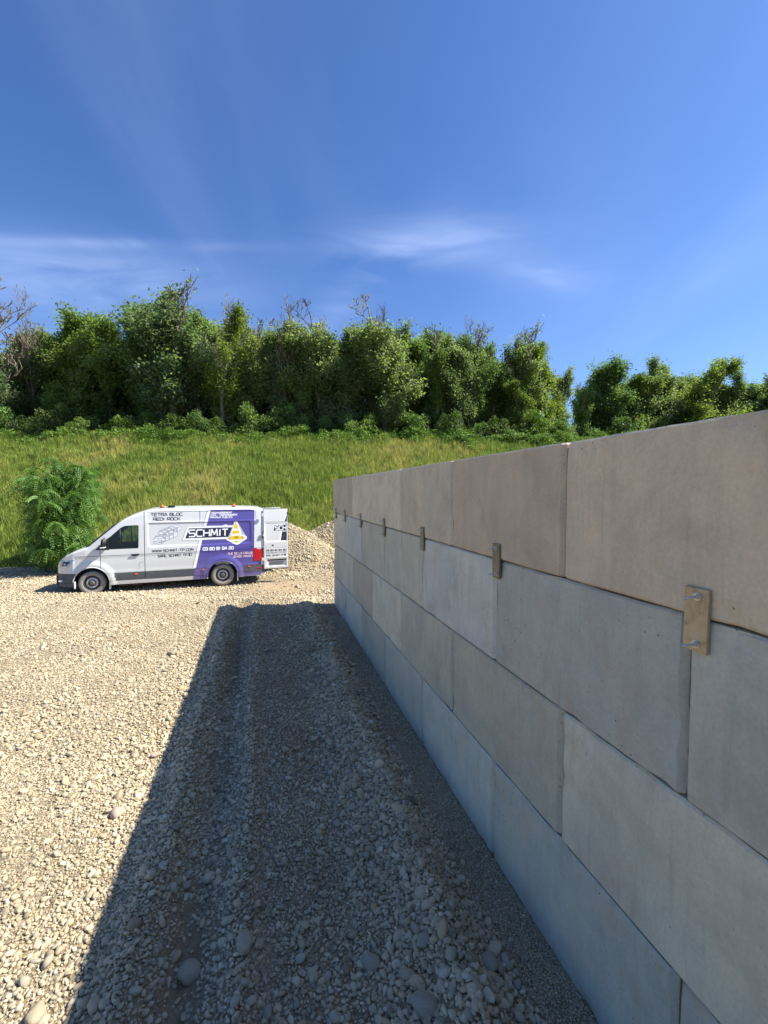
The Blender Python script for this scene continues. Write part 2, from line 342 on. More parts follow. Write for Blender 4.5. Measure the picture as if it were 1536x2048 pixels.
def build_ground():
    xs = np.unique(np.concatenate([np.linspace(-300, -30, 12), np.linspace(-30, -9, 60), np.linspace(-9, 4, 200), np.linspace(4, 30, 50), np.linspace(30, 300, 12)]))
    ys = np.unique(np.concatenate([np.linspace(-200, -4, 20), np.linspace(-4, 1.5, 20), np.linspace(1.5, 9, 160), np.linspace(9, 24, 110), np.linspace(24, 60, 8)]))
    X, Y = np.meshgrid(xs, ys, indexing='ij'); Z = ground_h(X, Y)
    nx, ny = len(xs), len(ys); V = np.stack([X, Y, Z], -1).reshape(-1, 3)
    i, j = np.meshgrid(np.arange(nx - 1), np.arange(ny - 1), indexing='ij'); a = (i * ny + j).ravel()
    F = np.stack([a, a + ny, a + ny + 1, a + 1], -1)
    o = mesh_obj('gravel_ground', V.tolist(), F.tolist(), M['ground'], smooth=True)
    at = o.data.attributes.new('sand', 'FLOAT', 'POINT'); at.data.foreach_set('value', (0 * X + .8 * np.exp(-((X + 3.0) ** 2 / 1.6 + (Y - 14.2) ** 2 / 1.2)) + .5 * np.exp(-((X + 4.4) ** 2 / .25 + (Y - 8.6) ** 2 / .3))).clip(0, 1).ravel().astype(np.float32)); ar = o.data.attributes.new('rut', 'FLOAT', 'POINT'); ar.data.foreach_set('value', (rut_mask(X, Y) * 1.5).clip(0, .95).ravel().astype(np.float32)); tag(o, kind='structure'); return o
build_ground()

def TOE(x): return 19.2 + .087 * x + .5 * math.sin(x * .35)
def bank_h(x, y):
    x = np.asarray(x, float); y = np.asarray(y, float)
    toe = 19.0 + .087 * x + .45 * np.sin(x * .33 + 1) ; top = 32.6 + .087 * x + .35 * np.sin(x * .21)
    t = (y - toe) / (top - toe)
    tt = np.clip(t, -.2, 1)
    h = -.25 + 6.60 * (tt * 1.06 - .06 * tt ** 3) 
    h = np.where(t < 0, -.25 + 6.9 * t * 1.0, h)
    h = np.where(t > 1, 6.35 + np.clip(y - top, 0, 30) * .02, h)
    h = h + (fbm(x, y, .35, 4, 4) - .5) * .55 * sstep(-.1, .2, t) + (fbm(x, y, 1.6, 9, 2) - .5) * .14
    return h
def build_bank():
    xs = np.unique(np.concatenate([np.linspace(-320, -45, 14), np.linspace(-45, 75, 240), np.linspace(75, 320, 14)]))
    ts = np.concatenate([np.linspace(-.12, 1.05, 46), np.linspace(1.1, 3, 12), np.array([5, 10, 30])])
    X, T = np.meshgrid(xs, ts, indexing='ij')
    toe = 19.0 + .087 * X + .45 * np.sin(X * .33 + 1); top = 32.6 + .087 * X + .35 * np.sin(X * .21)
    Y = toe + T * (top - toe); Z = bank_h(X, Y)
    nx, ny = X.shape; V = np.stack([X, Y, Z], -1).reshape(-1, 3)
    i, j = np.meshgrid(np.arange(nx - 1), np.arange(ny - 1), indexing='ij'); a = (i * ny + j).ravel()
    F = np.stack([a, a + ny, a + ny + 1, a + 1], -1)
    o = mesh_obj('grass_bank', V.tolist(), F.tolist(), M['soil'], smooth=True); tag(o, kind='structure')
build_bank()

# ---- instancing for what nobody could count (pebbles, grass, brambles)
src = bpy.data.collections.new('sources')
def source_coll(name, meshes):
    c = bpy.data.collections.new(name)
    for i, me in enumerate(meshes):
        o = bpy.data.objects.new(name + '_piece', me); c.objects.link(o)
    return c
def scatter(name, pts, rot, scl, coll, nvar, label, cat):
    pts = np.asarray(pts, np.float32); n = len(pts)
    me = bpy.data.meshes.new(name); me.vertices.add(n); me.vertices.foreach_set('co', pts.ravel())
    a = me.attributes.new('rot', 'FLOAT_VECTOR', 'POINT'); a.data.foreach_set('vector', np.asarray(rot, np.float32).ravel())
    a = me.attributes.new('scl', 'FLOAT_VECTOR', 'POINT'); a.data.foreach_set('vector', np.asarray(scl, np.float32).ravel())
    a = me.attributes.new('pick', 'INT', 'POINT'); a.data.foreach_set('value', np.random.default_rng(3).integers(0, nvar, n).astype(np.int32))
    o = bpy.data.objects.new(name, me); col.objects.link(o)
    g = bpy.data.node_groups.new(name + '_scatter', 'GeometryNodeTree')
    g.interface.new_socket('Geometry', in_out='INPUT', socket_type='NodeSocketGeometry'); g.interface.new_socket('Geometry', in_out='OUTPUT', socket_type='NodeSocketGeometry')
    N, L = g.nodes, g.links
    gi = N.new('NodeGroupInput'); go = N.new('NodeGroupOutput'); ip = N.new('GeometryNodeInstanceOnPoints'); ci = N.new('GeometryNodeCollectionInfo')
    ci.inputs['Collection'].default_value = coll; ci.inputs['Separate Children'].default_value = True; ci.inputs['Reset Children'].default_value = True
    def attr(nm, t):
        q = N.new('GeometryNodeInputNamedAttribute'); q.data_type = t; q.inputs['Name'].default_value = nm; return q.outputs['Attribute']
    L.new(gi.outputs[0], ip.inputs['Points']); L.new(ci.outputs[0], ip.inputs['Instance']); ip.inputs['Pick Instance'].default_value = True
    L.new(attr('pick', 'INT'), ip.inputs['Instance Index'])
    er = N.new('FunctionNodeEulerToRotation'); L.new(attr('rot', 'FLOAT_VECTOR'), er.inputs[0]); L.new(er.outputs[0], ip.inputs['Rotation'])
    L.new(attr('scl', 'FLOAT_VECTOR'), ip.inputs['Scale']); L.new(ip.outputs[0], go.inputs[0])
    md = o.modifiers.new('scatter', 'NODES'); md.node_group = g
    tag(o, label, cat, kind='stuff'); return o

def pebble_meshes(k, sub, seed, mat):
    out = []; rr = random.Random(seed)
    for q in range(k):
        bm = bmesh.new(); bmesh.ops.create_icosphere(bm, subdivisions=sub, radius=.5)
        sx, sy, sz = rr.uniform(.95, 1.3), rr.uniform(.7, .95), rr.uniform(.45, .7); off = Vector((rr.uniform(0, 50), 0, 0))
        planes = [(Vector((rr.gauss(0, 1), rr.gauss(0, 1), rr.gauss(0, .7))).normalized(), rr.uniform(.25, .40)) for _ in range(rr.choice([3, 4, 6, 7]))]
        for v in bm.verts:
            n = mnoise.noise(v.co * 2.2 + off); v.co *= 1 + .28 * n
            for pn, pd in planes:
                e = v.co.dot(pn) - pd
                if e > 0: v.co -= pn * e * .75
            v.co = Vector((v.co.x * sx, v.co.y * sy, v.co.z * sz))
        me = bpy.data.meshes.new('pebble_piece'); bm.to_mesh(me); bm.free(); me.materials.append(mat)
        me.polygons.foreach_set('use_smooth', [True] * len(me.polygons)); out.append(me)
    return out
pebc = source_coll('pebble_sources', pebble_meshes(10, 2, 5, M['pebble']))
def build_pebbles():
    rg = np.random.default_rng(21); P, S = [], []
    def zone(y0, y1, cell, mu, sig, fine=False, keep=1.0):
        w = y1 * .98 + .9
        gx = np.arange(-w, 3.0 if y1 < 9 else 5.0, cell); gy = np.arange(y0, y1, cell)
        X, Y = np.meshgrid(gx, gy); X = X.ravel() + rg.uniform(-.5, .5, X.size) * cell; Y = Y.ravel() + rg.uniform(-.5, .5, Y.size) * cell
        l, s = to_wall(X, Y)
        ok = (X > -(Y * .98 + .8)) & ~((l > 1.70) & (s < 11.1)) & (X < Y * .35 + .8)
        edge = 1.40 + .12 * (vnoise(s, l * 0, 1.5, 8) - .5)
        strip = (l > edge) & (s < 11.5)
        ok &= strip if fine else ~strip
        if not fine:
            patch = fbm(X, Y, .55, 31, 4); rut = rut_mask(X, Y) + .8 * np.exp(-((X + 3.0) ** 2 / 1.6 + (Y - 14.2) ** 2 / 1.2))
            prob = keep * np.clip(1.25 - sstep(.50, .72, patch) * .75 - rut * 1.15, .07, 1)
            ok &= rg.random(X.size) < prob
        X, Y = X[ok], Y[ok]; d = np.exp(rg.normal(math.log(mu), sig, X.size))
        if not fine:
            co = fbm(X, Y, .8, 55, 3); l = to_wall(X, Y)[0]
            d *= (.74 + .55 * co + .34 * np.exp(-((l - 1.0) / .40) ** 2)) * (1 - .16 * np.exp(-((l - .25) / .4) ** 2))
        Z = ground_h(X, Y) + d * rg.uniform(.06, .34, X.size)
        P.append(np.stack([X, Y, Z], -1)); S.append(d)
    zone(1.6, 4.6, .0200, .0235, .42)
    zone(4.6, 7.6, .026, .027, .42)
    zone(7.6, 11.5, .034, .032, .38)
    zone(11.5, 19.5, .056, .050, .32)
    zone(1.6, 5.0, .0125, .0115, .28, fine=True)
    zone(5.0, 11.5, .022, .018, .28, fine=True)
    # scattered cobbles
    for n, y0, y1, mu, sig in ((260, 1.8, 5, .052, .25), (450, 5, 12, .06, .28), (26, 1.8, 5.5, .09, .2)):
        Y = rg.uniform(y0 ** 2, y1 ** 2, n) ** .5; X = rg.uniform(-1, .3, n) * Y
        l, s = to_wall(X, Y); ok = (l < 1.45); X, Y = X[ok], Y[ok]; d = np.exp(rg.normal(math.log(mu), sig, X.size))
        P.append(np.stack([X, Y, ground_h(X, Y) + d * .18], -1)); S.append(d)
    P = np.concatenate(P); S = np.concatenate(S); n = len(P)
    flat_ = sstep(-1.0, -1.8, to_wall(P[:, 0], P[:, 1])[0]) if False else 1 - sstep(-1.8, -.9, to_wall(P[:, 0], P[:, 1])[0]); P[:, 2] -= flat_ * S * .10; S = S * (1 - .10 * flat_)
    rot = np.stack([rg.normal(0, .35, n), rg.normal(0, .35, n), rg.uniform(0, 6.28, n)], -1)
    scatter('gravel', P, rot, np.stack([S, S, S * rg.uniform(.8, 1.2, n) * (1 - .2 * flat_)], -1), pebc, 10, 'pale rounded river gravel covering the yard between wall and van', 'gravel')
    print('pebbles', n)
build_pebbles()
# the few large cobbles one can pick out beside the wall
def ground_pt(px, py):
    m = (px - 768) / 888; a = R(-2.64); dy = (1024 - py) / 888
    d = Vector((m, math.cos(a) - dy * math.sin(a), math.sin(a) + dy * math.cos(a)))
    t = -CAM_H / d.z
    for _ in range(4):
        p = d * t; t = -(CAM_H - float(ground_h(p.x, p.y))) / d.z
    return d * t
cob_m = pebble_meshes(4, 3, 41, None)
cobmats = [simple('cobble_grey', (.33, .285, .21), .85, noise=.15, scale=30, bump=.3), simple('cobble_tan', (.37, .30, .195), .85, noise=.18, scale=25, bump=.3), simple('cobble_pink', (.44, .32, .235), .85, noise=.12, scale=30, bump=.3)]
for k, (px, py, w, mi, lab) in enumerate([
    (848, 2020, 50, 0, 'largest grey cobble at the bottom edge of the picture by the wall'),
    (977, 1931, 36, 0, 'smooth grey oval cobble lying near the fine strip beside the wall'),
    (741, 1930, 38, 0, 'flat round pinkish grey cobble in the shaded gravel'),
    (848, 1887, 27, 0, 'angular grey cobble behind the big ones in the shade'),
    (490, 1895, 38, 1, 'curved tan cobble in the middle of the shaded gravel'),
    (380, 1951, 42, 1, 'smooth tan cobble at the end of the sandy rut'),
    (536, 2030, 28, 0, 'bluish grey cobble at the bottom edge in the shade'),
    (812, 1955, 26, 1, 'oval cobble between the round pinkish one and the largest one'),
    (668, 1362, 22, 1, 'tan cobble in the far shaded gravel near the wall'),
    (235, 1630, 24, 2, 'pinkish cobble in the sun close to the shadow edge'),
    (310, 1514, 16, 2, 'small reddish cobble at the edge of the shadow'),
    (70, 2035, 34, 1, 'pale tan cobble in the sunlit bottom left corner'),
    (345, 1310, 16, 1, 'yellowish cobble in the sandy patch halfway to the van')]):
    p = ground_pt(px, py); r = (p - Vector((0, 0, 0))).length
    me = cob_m[k % 4].copy(); me.materials.clear(); me.materials.append(cobmats[mi])
    o = bpy.data.objects.new('cobble', me); col.objects.link(o); sz = w / 888 * p.y * 1.22
    gz = float(ground_h(p.x, p.y)); o.location = (p.x, p.y, gz + sz * .22); o.scale = (sz, sz, sz * 1.05); o.rotation_euler = (.1, .15, k * 1.3)
    tag(o, lab, 'cobble', 'large cobbles on the gravel')

# ------------------------------------------------------------------ concrete block wall
wall = empty('concrete_block_wall', (0, 0, 0), TH)
tag(wall, 'long freestanding wall of big grey concrete blocks four courses high', 'wall')
D = 1.711; THK = .80; END = 11.04
rows = [(2.352, 3.147), (1.554, 2.339), (.757, 1.542), (-.05, .745)]
rw = random.Random(8)
def block(s0, s1, z0, z1, row, tint, lab=None):
    bm = bmesh.new(); g = .0065
    jl = rw.uniform(-.004, .004) + (-.012 if row == 0 else 0)
    lx0, lx1 = D + jl, D + THK + jl
    s0 += g * rw.uniform(.6, 1.5); s1 -= g * rw.uniform(.6, 1.5)
    cv = .020 + rw.uniform(0, .012)
    r = bmesh.ops.create_cube(bm, size=1)
    cx, cs, cz = (lx0 + lx1) / 2, (s0 + s1) / 2, (z0 + z1) / 2
    for v in bm.verts: v.co = Vector((v.co.x * (lx1 - lx0), v.co.y * (s1 - s0), v.co.z * (z1 - z0)))
    ve = [e for e in bm.edges if abs(e.verts[0].co.z - e.verts[1].co.z) > .3]
    bmesh.ops.bevel(bm, geom=ve, offset=cv, segments=1, affect='EDGES')
    he = [e for e in bm.edges if abs(abs(e.verts[0].co.z) - (z1 - z0) / 2) < 1e-4 and abs(e.verts[0].co.z - e.verts[1].co.z) < 1e-4 and len(e.link_faces) == 2 and abs(e.calc_face_angle(0)) > 1.2]
    bmesh.ops.bevel(bm, geom=he, offset=.012, segments=1, affect='EDGES')
    # worn, slightly wandering arrises
    hx, hy, hz = (lx1 - lx0) / 2, (s1 - s0) / 2, (z1 - z0) / 2
    for k in range(1, int((s1 - s0) / .1)):
        y = -hy + k * .1 
        bmesh.ops.bisect_plane(bm, geom=bm.verts[:] + bm.edges[:] + bm.faces[:], plane_co=(0, y, 0), plane_no=(0, 1, 0), dist=1e-5)
    for k in range(1, 8):
        bmesh.ops.bisect_plane(bm, geom=bm.verts[:] + bm.edges[:] + bm.faces[:], plane_co=(0, 0, -hz + k * .1), plane_no=(0, 0, 1), dist=1e-5)
    sd = rw.uniform(0, 99)
    for v in bm.verts:
        ex = (hx - abs(v.co.x)) < .04; ey = (hy - abs(v.co.y)) < .04; ez = (hz - abs(v.co.z)) < .02
        if ex + ey + ez >= 2:
            nn = mnoise.noise(Vector((v.co.x * 3 + sd, v.co.y * 9, v.co.z * 9)))
            k = .007 * nn + (.012 if nn > .42 else 0)
            if ex: v.co.x -= math.copysign(abs(k), v.co.x)
            if ey: v.co.y += math.copysign(k * .4, v.co.y)
            if ez: v.co.z += math.copysign(min(k, 0), v.co.z)
    o = bm_obj('block', bm, M['concrete'], wall); o.location = (cx, cs, cz); o.color = (*tint, 1)
    if lab: o['label'] = lab
    return o
J = {0: 2.237, 1: 1.437, 2: 2.237, 3: 1.437}
warm, grey, cool = (.73, .59, .40), (.60, .565, .42), (.54, .535, .42)
for r_, (z0, z1) in enumerate(rows):
    js = [J[r_] + 1.6 * k for k in range(-4, 7)]; js = [j for j in js if j < END - .3] + [END]
    for k in range(len(js) - 1):
        base = warm if (r_ == 0 and js[k] < 3.2) else (tuple(.5 * (a + b) for a, b in zip(warm, grey)) if r_ == 0 else (grey if r_ != 3 else cool))
        f = rw.uniform(.78, 1.10); t = tuple(c * f for c in base); lab = None
        if r_ == 1 and abs(js[k] - 7.837) < .1: t = (.60, .58, .50); lab = 'pale streaked block'
        if r_ == 2 and abs(js[k] - 7.037) < .1: t = (.53, .46, .34); lab = 'tan stained block'
        if r_ == 3 and abs(js[k] - 9.437) < .1: t = (.56, .52, .44); lab = 'pale bottom block at the end of the wall'
        if r_ == 1 and abs(js[k] - 3.037) < .1: t = (.60, .585, .49)
        if r_ == 1 and js[k] < 1.0 : t = tuple(c * .95 for c in cool)
        if r_ == 1 and abs(js[k] - 1.437) < .1: t = (.46, .455, .375)
        block(js[k], js[k + 1], z0, z1, r_, t, lab)
# bolted steel plates across the top joint
def steel_mat():
    m, N, L, P = new_mat('tarnished_steel'); t = N.new('ShaderNodeTexCoord').outputs['Object']
    c = ramp(N, L, noise_n(N, L, t, 14, 6, .65, .8), [(.28, (.22, .15, .08)), (.42, (.42, .33, .20)), (.6, (.50, .41, .26)), (.75, (.46, .40, .30))])
    oi = N.new('ShaderNodeObjectInfo'); L.new(mixn(N, L, 1.0, c, oi.outputs['Color'], 'MULTIPLY'), P.inputs['Base Color']); P.inputs['Metallic'].default_value = .45; P.inputs['Roughness'].default_value = .5; return m
M['plate'] = steel_mat(); M['zinc'] = simple('zinc_bolt', (.62, .59, .54), .4, .5)
def make_plate(s, z, first):
    lx = D - .013
    bm = bmesh.new(); box_bm(bm, (-.012, -.052, -.130), (0, .052, .130), 0, .0015)
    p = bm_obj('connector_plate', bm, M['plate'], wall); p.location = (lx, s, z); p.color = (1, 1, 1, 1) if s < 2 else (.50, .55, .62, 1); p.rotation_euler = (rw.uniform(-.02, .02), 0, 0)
    for dz, ds in ((.096, -.010 + rw.uniform(-.012, .012)), (-.098, -.008 + rw.uniform(-.012, .012))):
        V, F = [], []
        L_ = rw.uniform(.072, .085); tilt = rw.uniform(-.004, .004)
        tube_vf([(-.008, ds, dz), (-L_, ds, dz + tilt)], .006, 8, V, F)
        tube_vf([(-L_ + .0002, ds, dz + tilt), (-L_ - .004, ds, dz + tilt)], [.006, .0035], 8, V, F)
        st = mesh_obj('bolt', V, F, M['zinc'], p, True)
        V, F = [], []; tube_vf([(-.0125, ds, dz), (-.015, ds, dz)], .0165, 16, V, F); tube_vf([(-.0152, ds, dz), (-.027, ds, dz)], .0125, 6, V, F)
        mesh_obj('nut', V, F, M['zinc'], p)
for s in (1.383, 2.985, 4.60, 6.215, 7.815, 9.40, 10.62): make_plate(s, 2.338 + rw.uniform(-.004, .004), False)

# ------------------------------------------------------------------ grass on the bank
def grass_tufts(k, seed):
    out = []; rr = random.Random(seed)
    for q in range(k):
        V, F = [], []; nb = 16
        for b in range(nb):
            a = rr.uniform(0, 6.28); r0 = rr.uniform(0, .10); h = rr.uniform(.25, .62); lean = rr.uniform(.05, .38) * h; w = rr.uniform(.006, .013)
            d = Vector((math.cos(a), math.sin(a), 0)); s = Vector((-d.y, d.x, 0)) * w; p = d * r0; bi = len(V)
            V += [p - s, p + s, p + d * lean * .4 + Vector((0, 0, h * .6)) - s * .8, p + d * lean * .4 + Vector((0, 0, h * .6)) + s * .8, p + d * lean + Vector((0, 0, h))]
            F += [(bi, bi + 1, bi + 3, bi + 2), (bi + 2, bi + 3, bi + 4)]
        me = bpy.data.meshes.new('grass_piece'); me.from_pydata([tuple(v) for v in V], [], F); me.materials.append(M['grass']); out.append(me)
    return out
grc = source_coll('grass_sources', grass_tufts(8, 3))
def build_grass():
    rg = np.random.default_rng(5); n = 60000
    X = rg.uniform(-40, 24, n); T = rg.uniform(-.02, 1.10, n)
    toe = 19.0 + .087 * X + .45 * np.sin(X * .33 + 1); top = 32.6 + .087 * X + .35 * np.sin(X * .21)
    Y = toe + T * (top - toe); m = X / Y
    ok = (m > -1.0) & (m < .62) ; X, Y, T = X[ok], Y[ok], T[ok]
    dens = fbm(X, Y, .5, 61, 3); ok = rg.random(X.size) < .55 + dens * .8; X, Y, T = X[ok], Y[ok], T[ok]; n = X.size
    Z = bank_h(X, Y) - .02; sc = rg.uniform(.6, 1.2, n) * (.72 + .6 * fbm(X, Y, .8, 71, 2))
    rot = np.stack([rg.normal(.10, .12, n), rg.normal(0, .15, n), rg.uniform(0, 6.28, n)], -1)
    scatter('meadow_grass', np.stack([X, Y, Z], -1), rot, np.stack([sc * 1.25, sc * 1.25, sc], -1), grc, 8, 'tall yellow green meadow grass covering the bank behind the van', 'grass')
build_grass()

# ------------------------------------------------------------------ leaf clouds
def leaf_quads(C, size, rg, flat=.15):
    """C: (n,3) centres -> (n,4,3) rhombic leaves facing mostly up/outwards"""
    n = len(C); nrm = rg.normal(0, 1, (n, 3)); nrm[:, 2] = np.abs(nrm[:, 2]) + flat; nrm /= np.linalg.norm(nrm, axis=1)[:, None]
    a = np.cross(nrm, rg.normal(0, 1, (n, 3))); a /= np.linalg.norm(a, axis=1)[:, None] + 1e-9; b = np.cross(nrm, a)
    s = (size * rg.uniform(.6, 1.4, n))[:, None]
    return np.stack([C - a * s, C - b * s * .55 - nrm * s * .12, C + a * s, C + b * s * .55 - nrm * s * .12], 1)
def bramble_pieces(k, mat, seed, r=.35, n=60, size=.06):
    out = []; rg = np.random.default_rng(seed)
    for q in range(k):
        c = rg.normal(0, 1, (n, 3)); c /= np.linalg.norm(c, axis=1)[:, None]; c *= rg.uniform(.4, 1, (n, 1)) * r; c[:, 2] = np.abs(c[:, 2]) * 1.1
        out.append(quads_mesh('bramble_piece', leaf_quads(c, size, rg), mat))
    return out
brc = source_coll('bramble_sources', bramble_pieces(5, M['bramble'], 4))
def build_bramble():
    rg = np.random.default_rng(15); n = 5200
    X = rg.uniform(-42, 40, n); top = 32.6 + .087 * X + .35 * np.sin(X * .21)
    Y = top + rg.normal(.9, .9, n) + .5 * np.sin(X * .9); Z = bank_h(X, Y)
    hump = fbm(X, Y, .5, 91, 3); Z = Z + rg.uniform(0, .75, n) * np.clip(hump * 2 - .3, .1, 1.4); sc = rg.uniform(.7, 1.4, n)
    scatter('bramble_cover', np.stack([X, Y, Z], -1), np.stack([0 * X, 0 * X, rg.uniform(0, 6.28, n)], -1), np.stack([sc] * 3, -1), brc, 5, 'bright green bramble cover along the top edge of the bank below the trees', 'brambles')
    # dark weeds in the slope
    W = []
    for cx, ct, r, k in ((-5.4, .42, .55, 26), (-4.6, .52, .4, 14), (-9.3, .30, .5, 18), (-1.6, .33, .45, 16), (-13.2, .52, .5, 16), (-7.2, .30, .35, 12)):
        for _ in range(k):
            x = cx + rg.normal(0, r); toe = 19.0 + .087 * x + .45 * math.sin(x * .33 + 1); top_ = 32.6 + .087 * x
            y = toe + (top_ - toe) * ct + rg.normal(0, r); W.append((x, y, float(bank_h(x, y)) + rg.uniform(0, .3)))
    W = np.array(W); sc = rg.uniform(.3, .7, len(W))
    wc = source_coll('weed_sources', bramble_pieces(3, M['ivy'], 14, .3, 40, .05))
    scatter('bank_weeds', W, np.stack([0 * sc] * 3, -1), np.stack([sc] * 3, -1), wc, 3, 'dark green weed clumps among the grass of the bank', 'weeds')
build_bramble()

# ------------------------------------------------------------------ trees
def grow(seed, H, spread, kind):
    """returns wood (V,F) , dead wood (V,F), leaf centres, ivy centres for a tree about H tall"""
    rr = random.Random(seed); V, F, DV, DF, tips, ivy = [], [], [], [], [], []
    def limb(p, d, ln, r, depth, dead):
        n = 5 if depth else 7; pts = [p]; q = p.copy(); dd = d.copy()
        for i in range(n):
            dd = (dd + Vector((rr.gauss(0, .20), rr.gauss(0, .20), rr.gauss(.05, .12)))).normalized()
            q = q + dd * (ln / n); pts.append(q.copy())
        rad = [max(r * (1 - .78 * i / n), .017 if dead else .008) * (1.25 if dead else 1) for i in range(n + 1)]
        if dead: tube_vf(pts, rad, 4 if depth < 2 else 3, DV, DF, False)
        else: tube_vf(pts, rad, 6 if depth == 0 else (4 if depth == 1 else 3), V, F, False)
        return pts
    n_st = rr.choice([1, 1, 2]) if kind != 'bare' else 2
    for st in range(n_st):
        base = Vector((rr.uniform(-.5, .5) * (n_st - 1), rr.uniform(-.4, .4) * (n_st - 1), -.3)); lean = Vector((rr.gauss(0, .07), rr.gauss(0, .07), 1)).normalized()
        hh = H * (rr.uniform(.84, .95) if st == 0 else rr.uniform(.6, .8)); tr = [base]; q = base.copy(); dd = lean.copy()
        for i in range(9):
            dd = (dd + Vector((rr.gauss(0, .07), rr.gauss(0, .07), .04))).normalized(); q = q + dd * hh / 9; tr.append(q.copy())
        r0 = .020 * H * rr.uniform(.7, 1.05) * (.6 if kind == 'bare' else 1); tube_vf(tr, [max(r0 * (1 - .85 * i / 9), .02) for i in range(10)], 7, V, F, False)
        if kind in ('ivy', 'full') or rr.random() < .35:
            top = .75 if kind == 'ivy' else .5
            for _ in range(int(330 * (1.7 if kind == 'ivy' else .8))):
                f = rr.random() * top * 9; i = int(f); c = tr[i].lerp(tr[i + 1], f - i); a = rr.uniform(0, 6.28); rd = r0 * .8 + rr.uniform(0, .28)
                ivy.append(c + Vector((math.cos(a) * rd, math.sin(a) * rd, rr.uniform(-.2, .2))))
        nl = {'full': 27, 'ivy': 23, 'sparse': 22, 'bare': 24, 'spiky': 23}[kind]
        for k in range(nl):
            f = rr.uniform(.16 if kind != 'bare' else .35, .99) * 9; i = min(int(f), 8); p = tr[i].lerp(tr[i + 1], f - i); hf = f / 9
            a = rr.uniform(0, 6.28); up = rr.uniform(.6, 1.7) + (hf > .75) * .8 + (.9 if kind == 'bare' else 0)
            d = Vector((math.cos(a), math.sin(a), up)).normalized()
            env = spread * (1.0 - .38 * abs(hf - .55) / .45) * rr.uniform(.65, 1.1)
            dead = (kind == 'bare') or (kind in ('sparse', 'spiky') and hf > .62 and rr.random() < .6)
            if kind == 'spiky' and hf > .8: dead = True; env *= 1.0; d = Vector((math.cos(a) * .4, math.sin(a) * .4, 1)).normalized()
            pts = limb(p, d, env, r0 * .32 * (1.2 - hf * .6), 1, dead)
            for j in range(9 if not dead else 6):
                s_i = rr.randint(2, 5); a2 = rr.uniform(0, 6.28); d2 = (pts[s_i] - pts[s_i - 1]).normalized() + Vector((math.cos(a2), math.sin(a2), rr.uniform(0, .9))) * .8
                p2 = limb(pts[s_i], d2.normalized(), env * rr.uniform(.28, .5), r0 * .12, 2, dead)
                if dead:
                    for t_ in range(2):
                        a3 = rr.uniform(0, 6.28); d3 = (p2[-2] - p2[-3]).normalized() + Vector((math.cos(a3), math.sin(a3), .5)) * .8
                        limb(p2[rr.randint(2, 4)], d3.normalized(), env * .22, .012, 2, True)
                    if rr.random() < (.06 if kind == 'bare' else .25): tips.append((p2[2:4], .25))
                else:
                    tips.append((p2[1:], 1))
                    if rr.random() < .35: tips.append((pts[s_i - 1:s_i + 1], .5))
    return V, F, DV, DF, tips, ivy
def make_variant(seed, kind, leafmat, H=11.5, spread=2.35, per=60, lsize=.098, crad=.30):
    rg = np.random.default_rng(seed)
    V, F, DV, DF, tips, ivy = grow(seed, H, spread, kind)
    C = []
    for p, w in tips:
        n = int(per * w * rg.uniform(.5, 1.4)); pp = np.array([tuple(q) for q in p]); f = rg.uniform(0, len(pp) - 1.001, n); i = f.astype(int); f = (f - i)[:, None]
        c = pp[i] * (1 - f) + pp[i + 1] * f + rg.normal(0, 1, (n, 3)) * np.array([crad * .8, crad * .8, crad]) * rg.uniform(.7, 1.3); C.append(c)
    d = {}
    d['trunk'] = (V, F)
    if DV: d['dead_branches'] = (DV, DF)
    if C: d['crown'] = quads_mesh('crown', leaf_quads(np.concatenate(C), lsize, rg), leafmat)
    if ivy: d['ivy'] = quads_mesh('ivy', leaf_quads(np.array([tuple(v) for v in ivy]), .12, rg, .1), M['ivy'])
    out = {}
    for k, v in d.items():
        if isinstance(v, tuple):
            me = bpy.data.meshes.new(k); me.from_pydata([tuple(q) for q in v[0]], [], v[1]); me.materials.append(M['bark'] if k == 'trunk' else M['deadwood']); out[k] = me
        else: out[k] = v
    zs = [q[2] for q in V] + [q[2] for q in DV]
    out['H'] = max(zs); return out
VAR = [make_variant(101, 'full', M['leaf_a']), make_variant(102, 'full', M['leaf_c'], spread=2.6), make_variant(103, 'ivy', M['leaf_b']),
       make_variant(104, 'sparse', M['leaf_b'], per=60), make_variant(105, 'spiky', M['leaf_b'], per=72), make_variant(106, 'bare', M['leaf_b'], spread=2.6, per=40),
       make_variant(107, 'full', M['leaf_b'], spread=2.2), make_variant(108, 'spiky', M['leaf_a'], per=76), make_variant(109, 'ivy', M['leaf_a'], spread=2.0),
       make_variant(110, 'full', M['leaf_b'], H=11, spread=3.0, per=66), make_variant(111, 'sparse', M['leaf_c'], spread=2.6, per=56)]
KIND = ['dense green tree', 'broad warm green tree', 'ivy clad tree', 'thin tree', 'grey green tree', 'bare dead tree',
        'bushy grey green tree', 'green tree', 'dark ivy clad tree', 'wide feathery tree', 'open tree']
trees = []
def tree(px, depth, topy, v, label, rot=None, wide=1.0, group=None):
    m = (px - 768) / 888; x, y = m * depth, depth; z = float(bank_h(x, y)) - .1
    if VAR[v] is None: return
    H = (983 - topy) / 888 * depth + CAM_H - z; k = H / VAR[v]['H']
    e = empty('tree', (x, y, z), rot if rot is not None else (px * 1.7) % 6.28); kw = max(.75, min(1.15, k)) * wide; e.scale = (kw, kw, k)
    for nm in ('trunk', 'dead_branches', 'crown', 'ivy'):
        if nm in VAR[v]: o = bpy.data.objects.new(nm, VAR[v][nm]); col.objects.link(o); o.parent = e
    tag(e, label, 'tree', group); trees.append(e); return e
G1 = 'trees along the top of the bank'
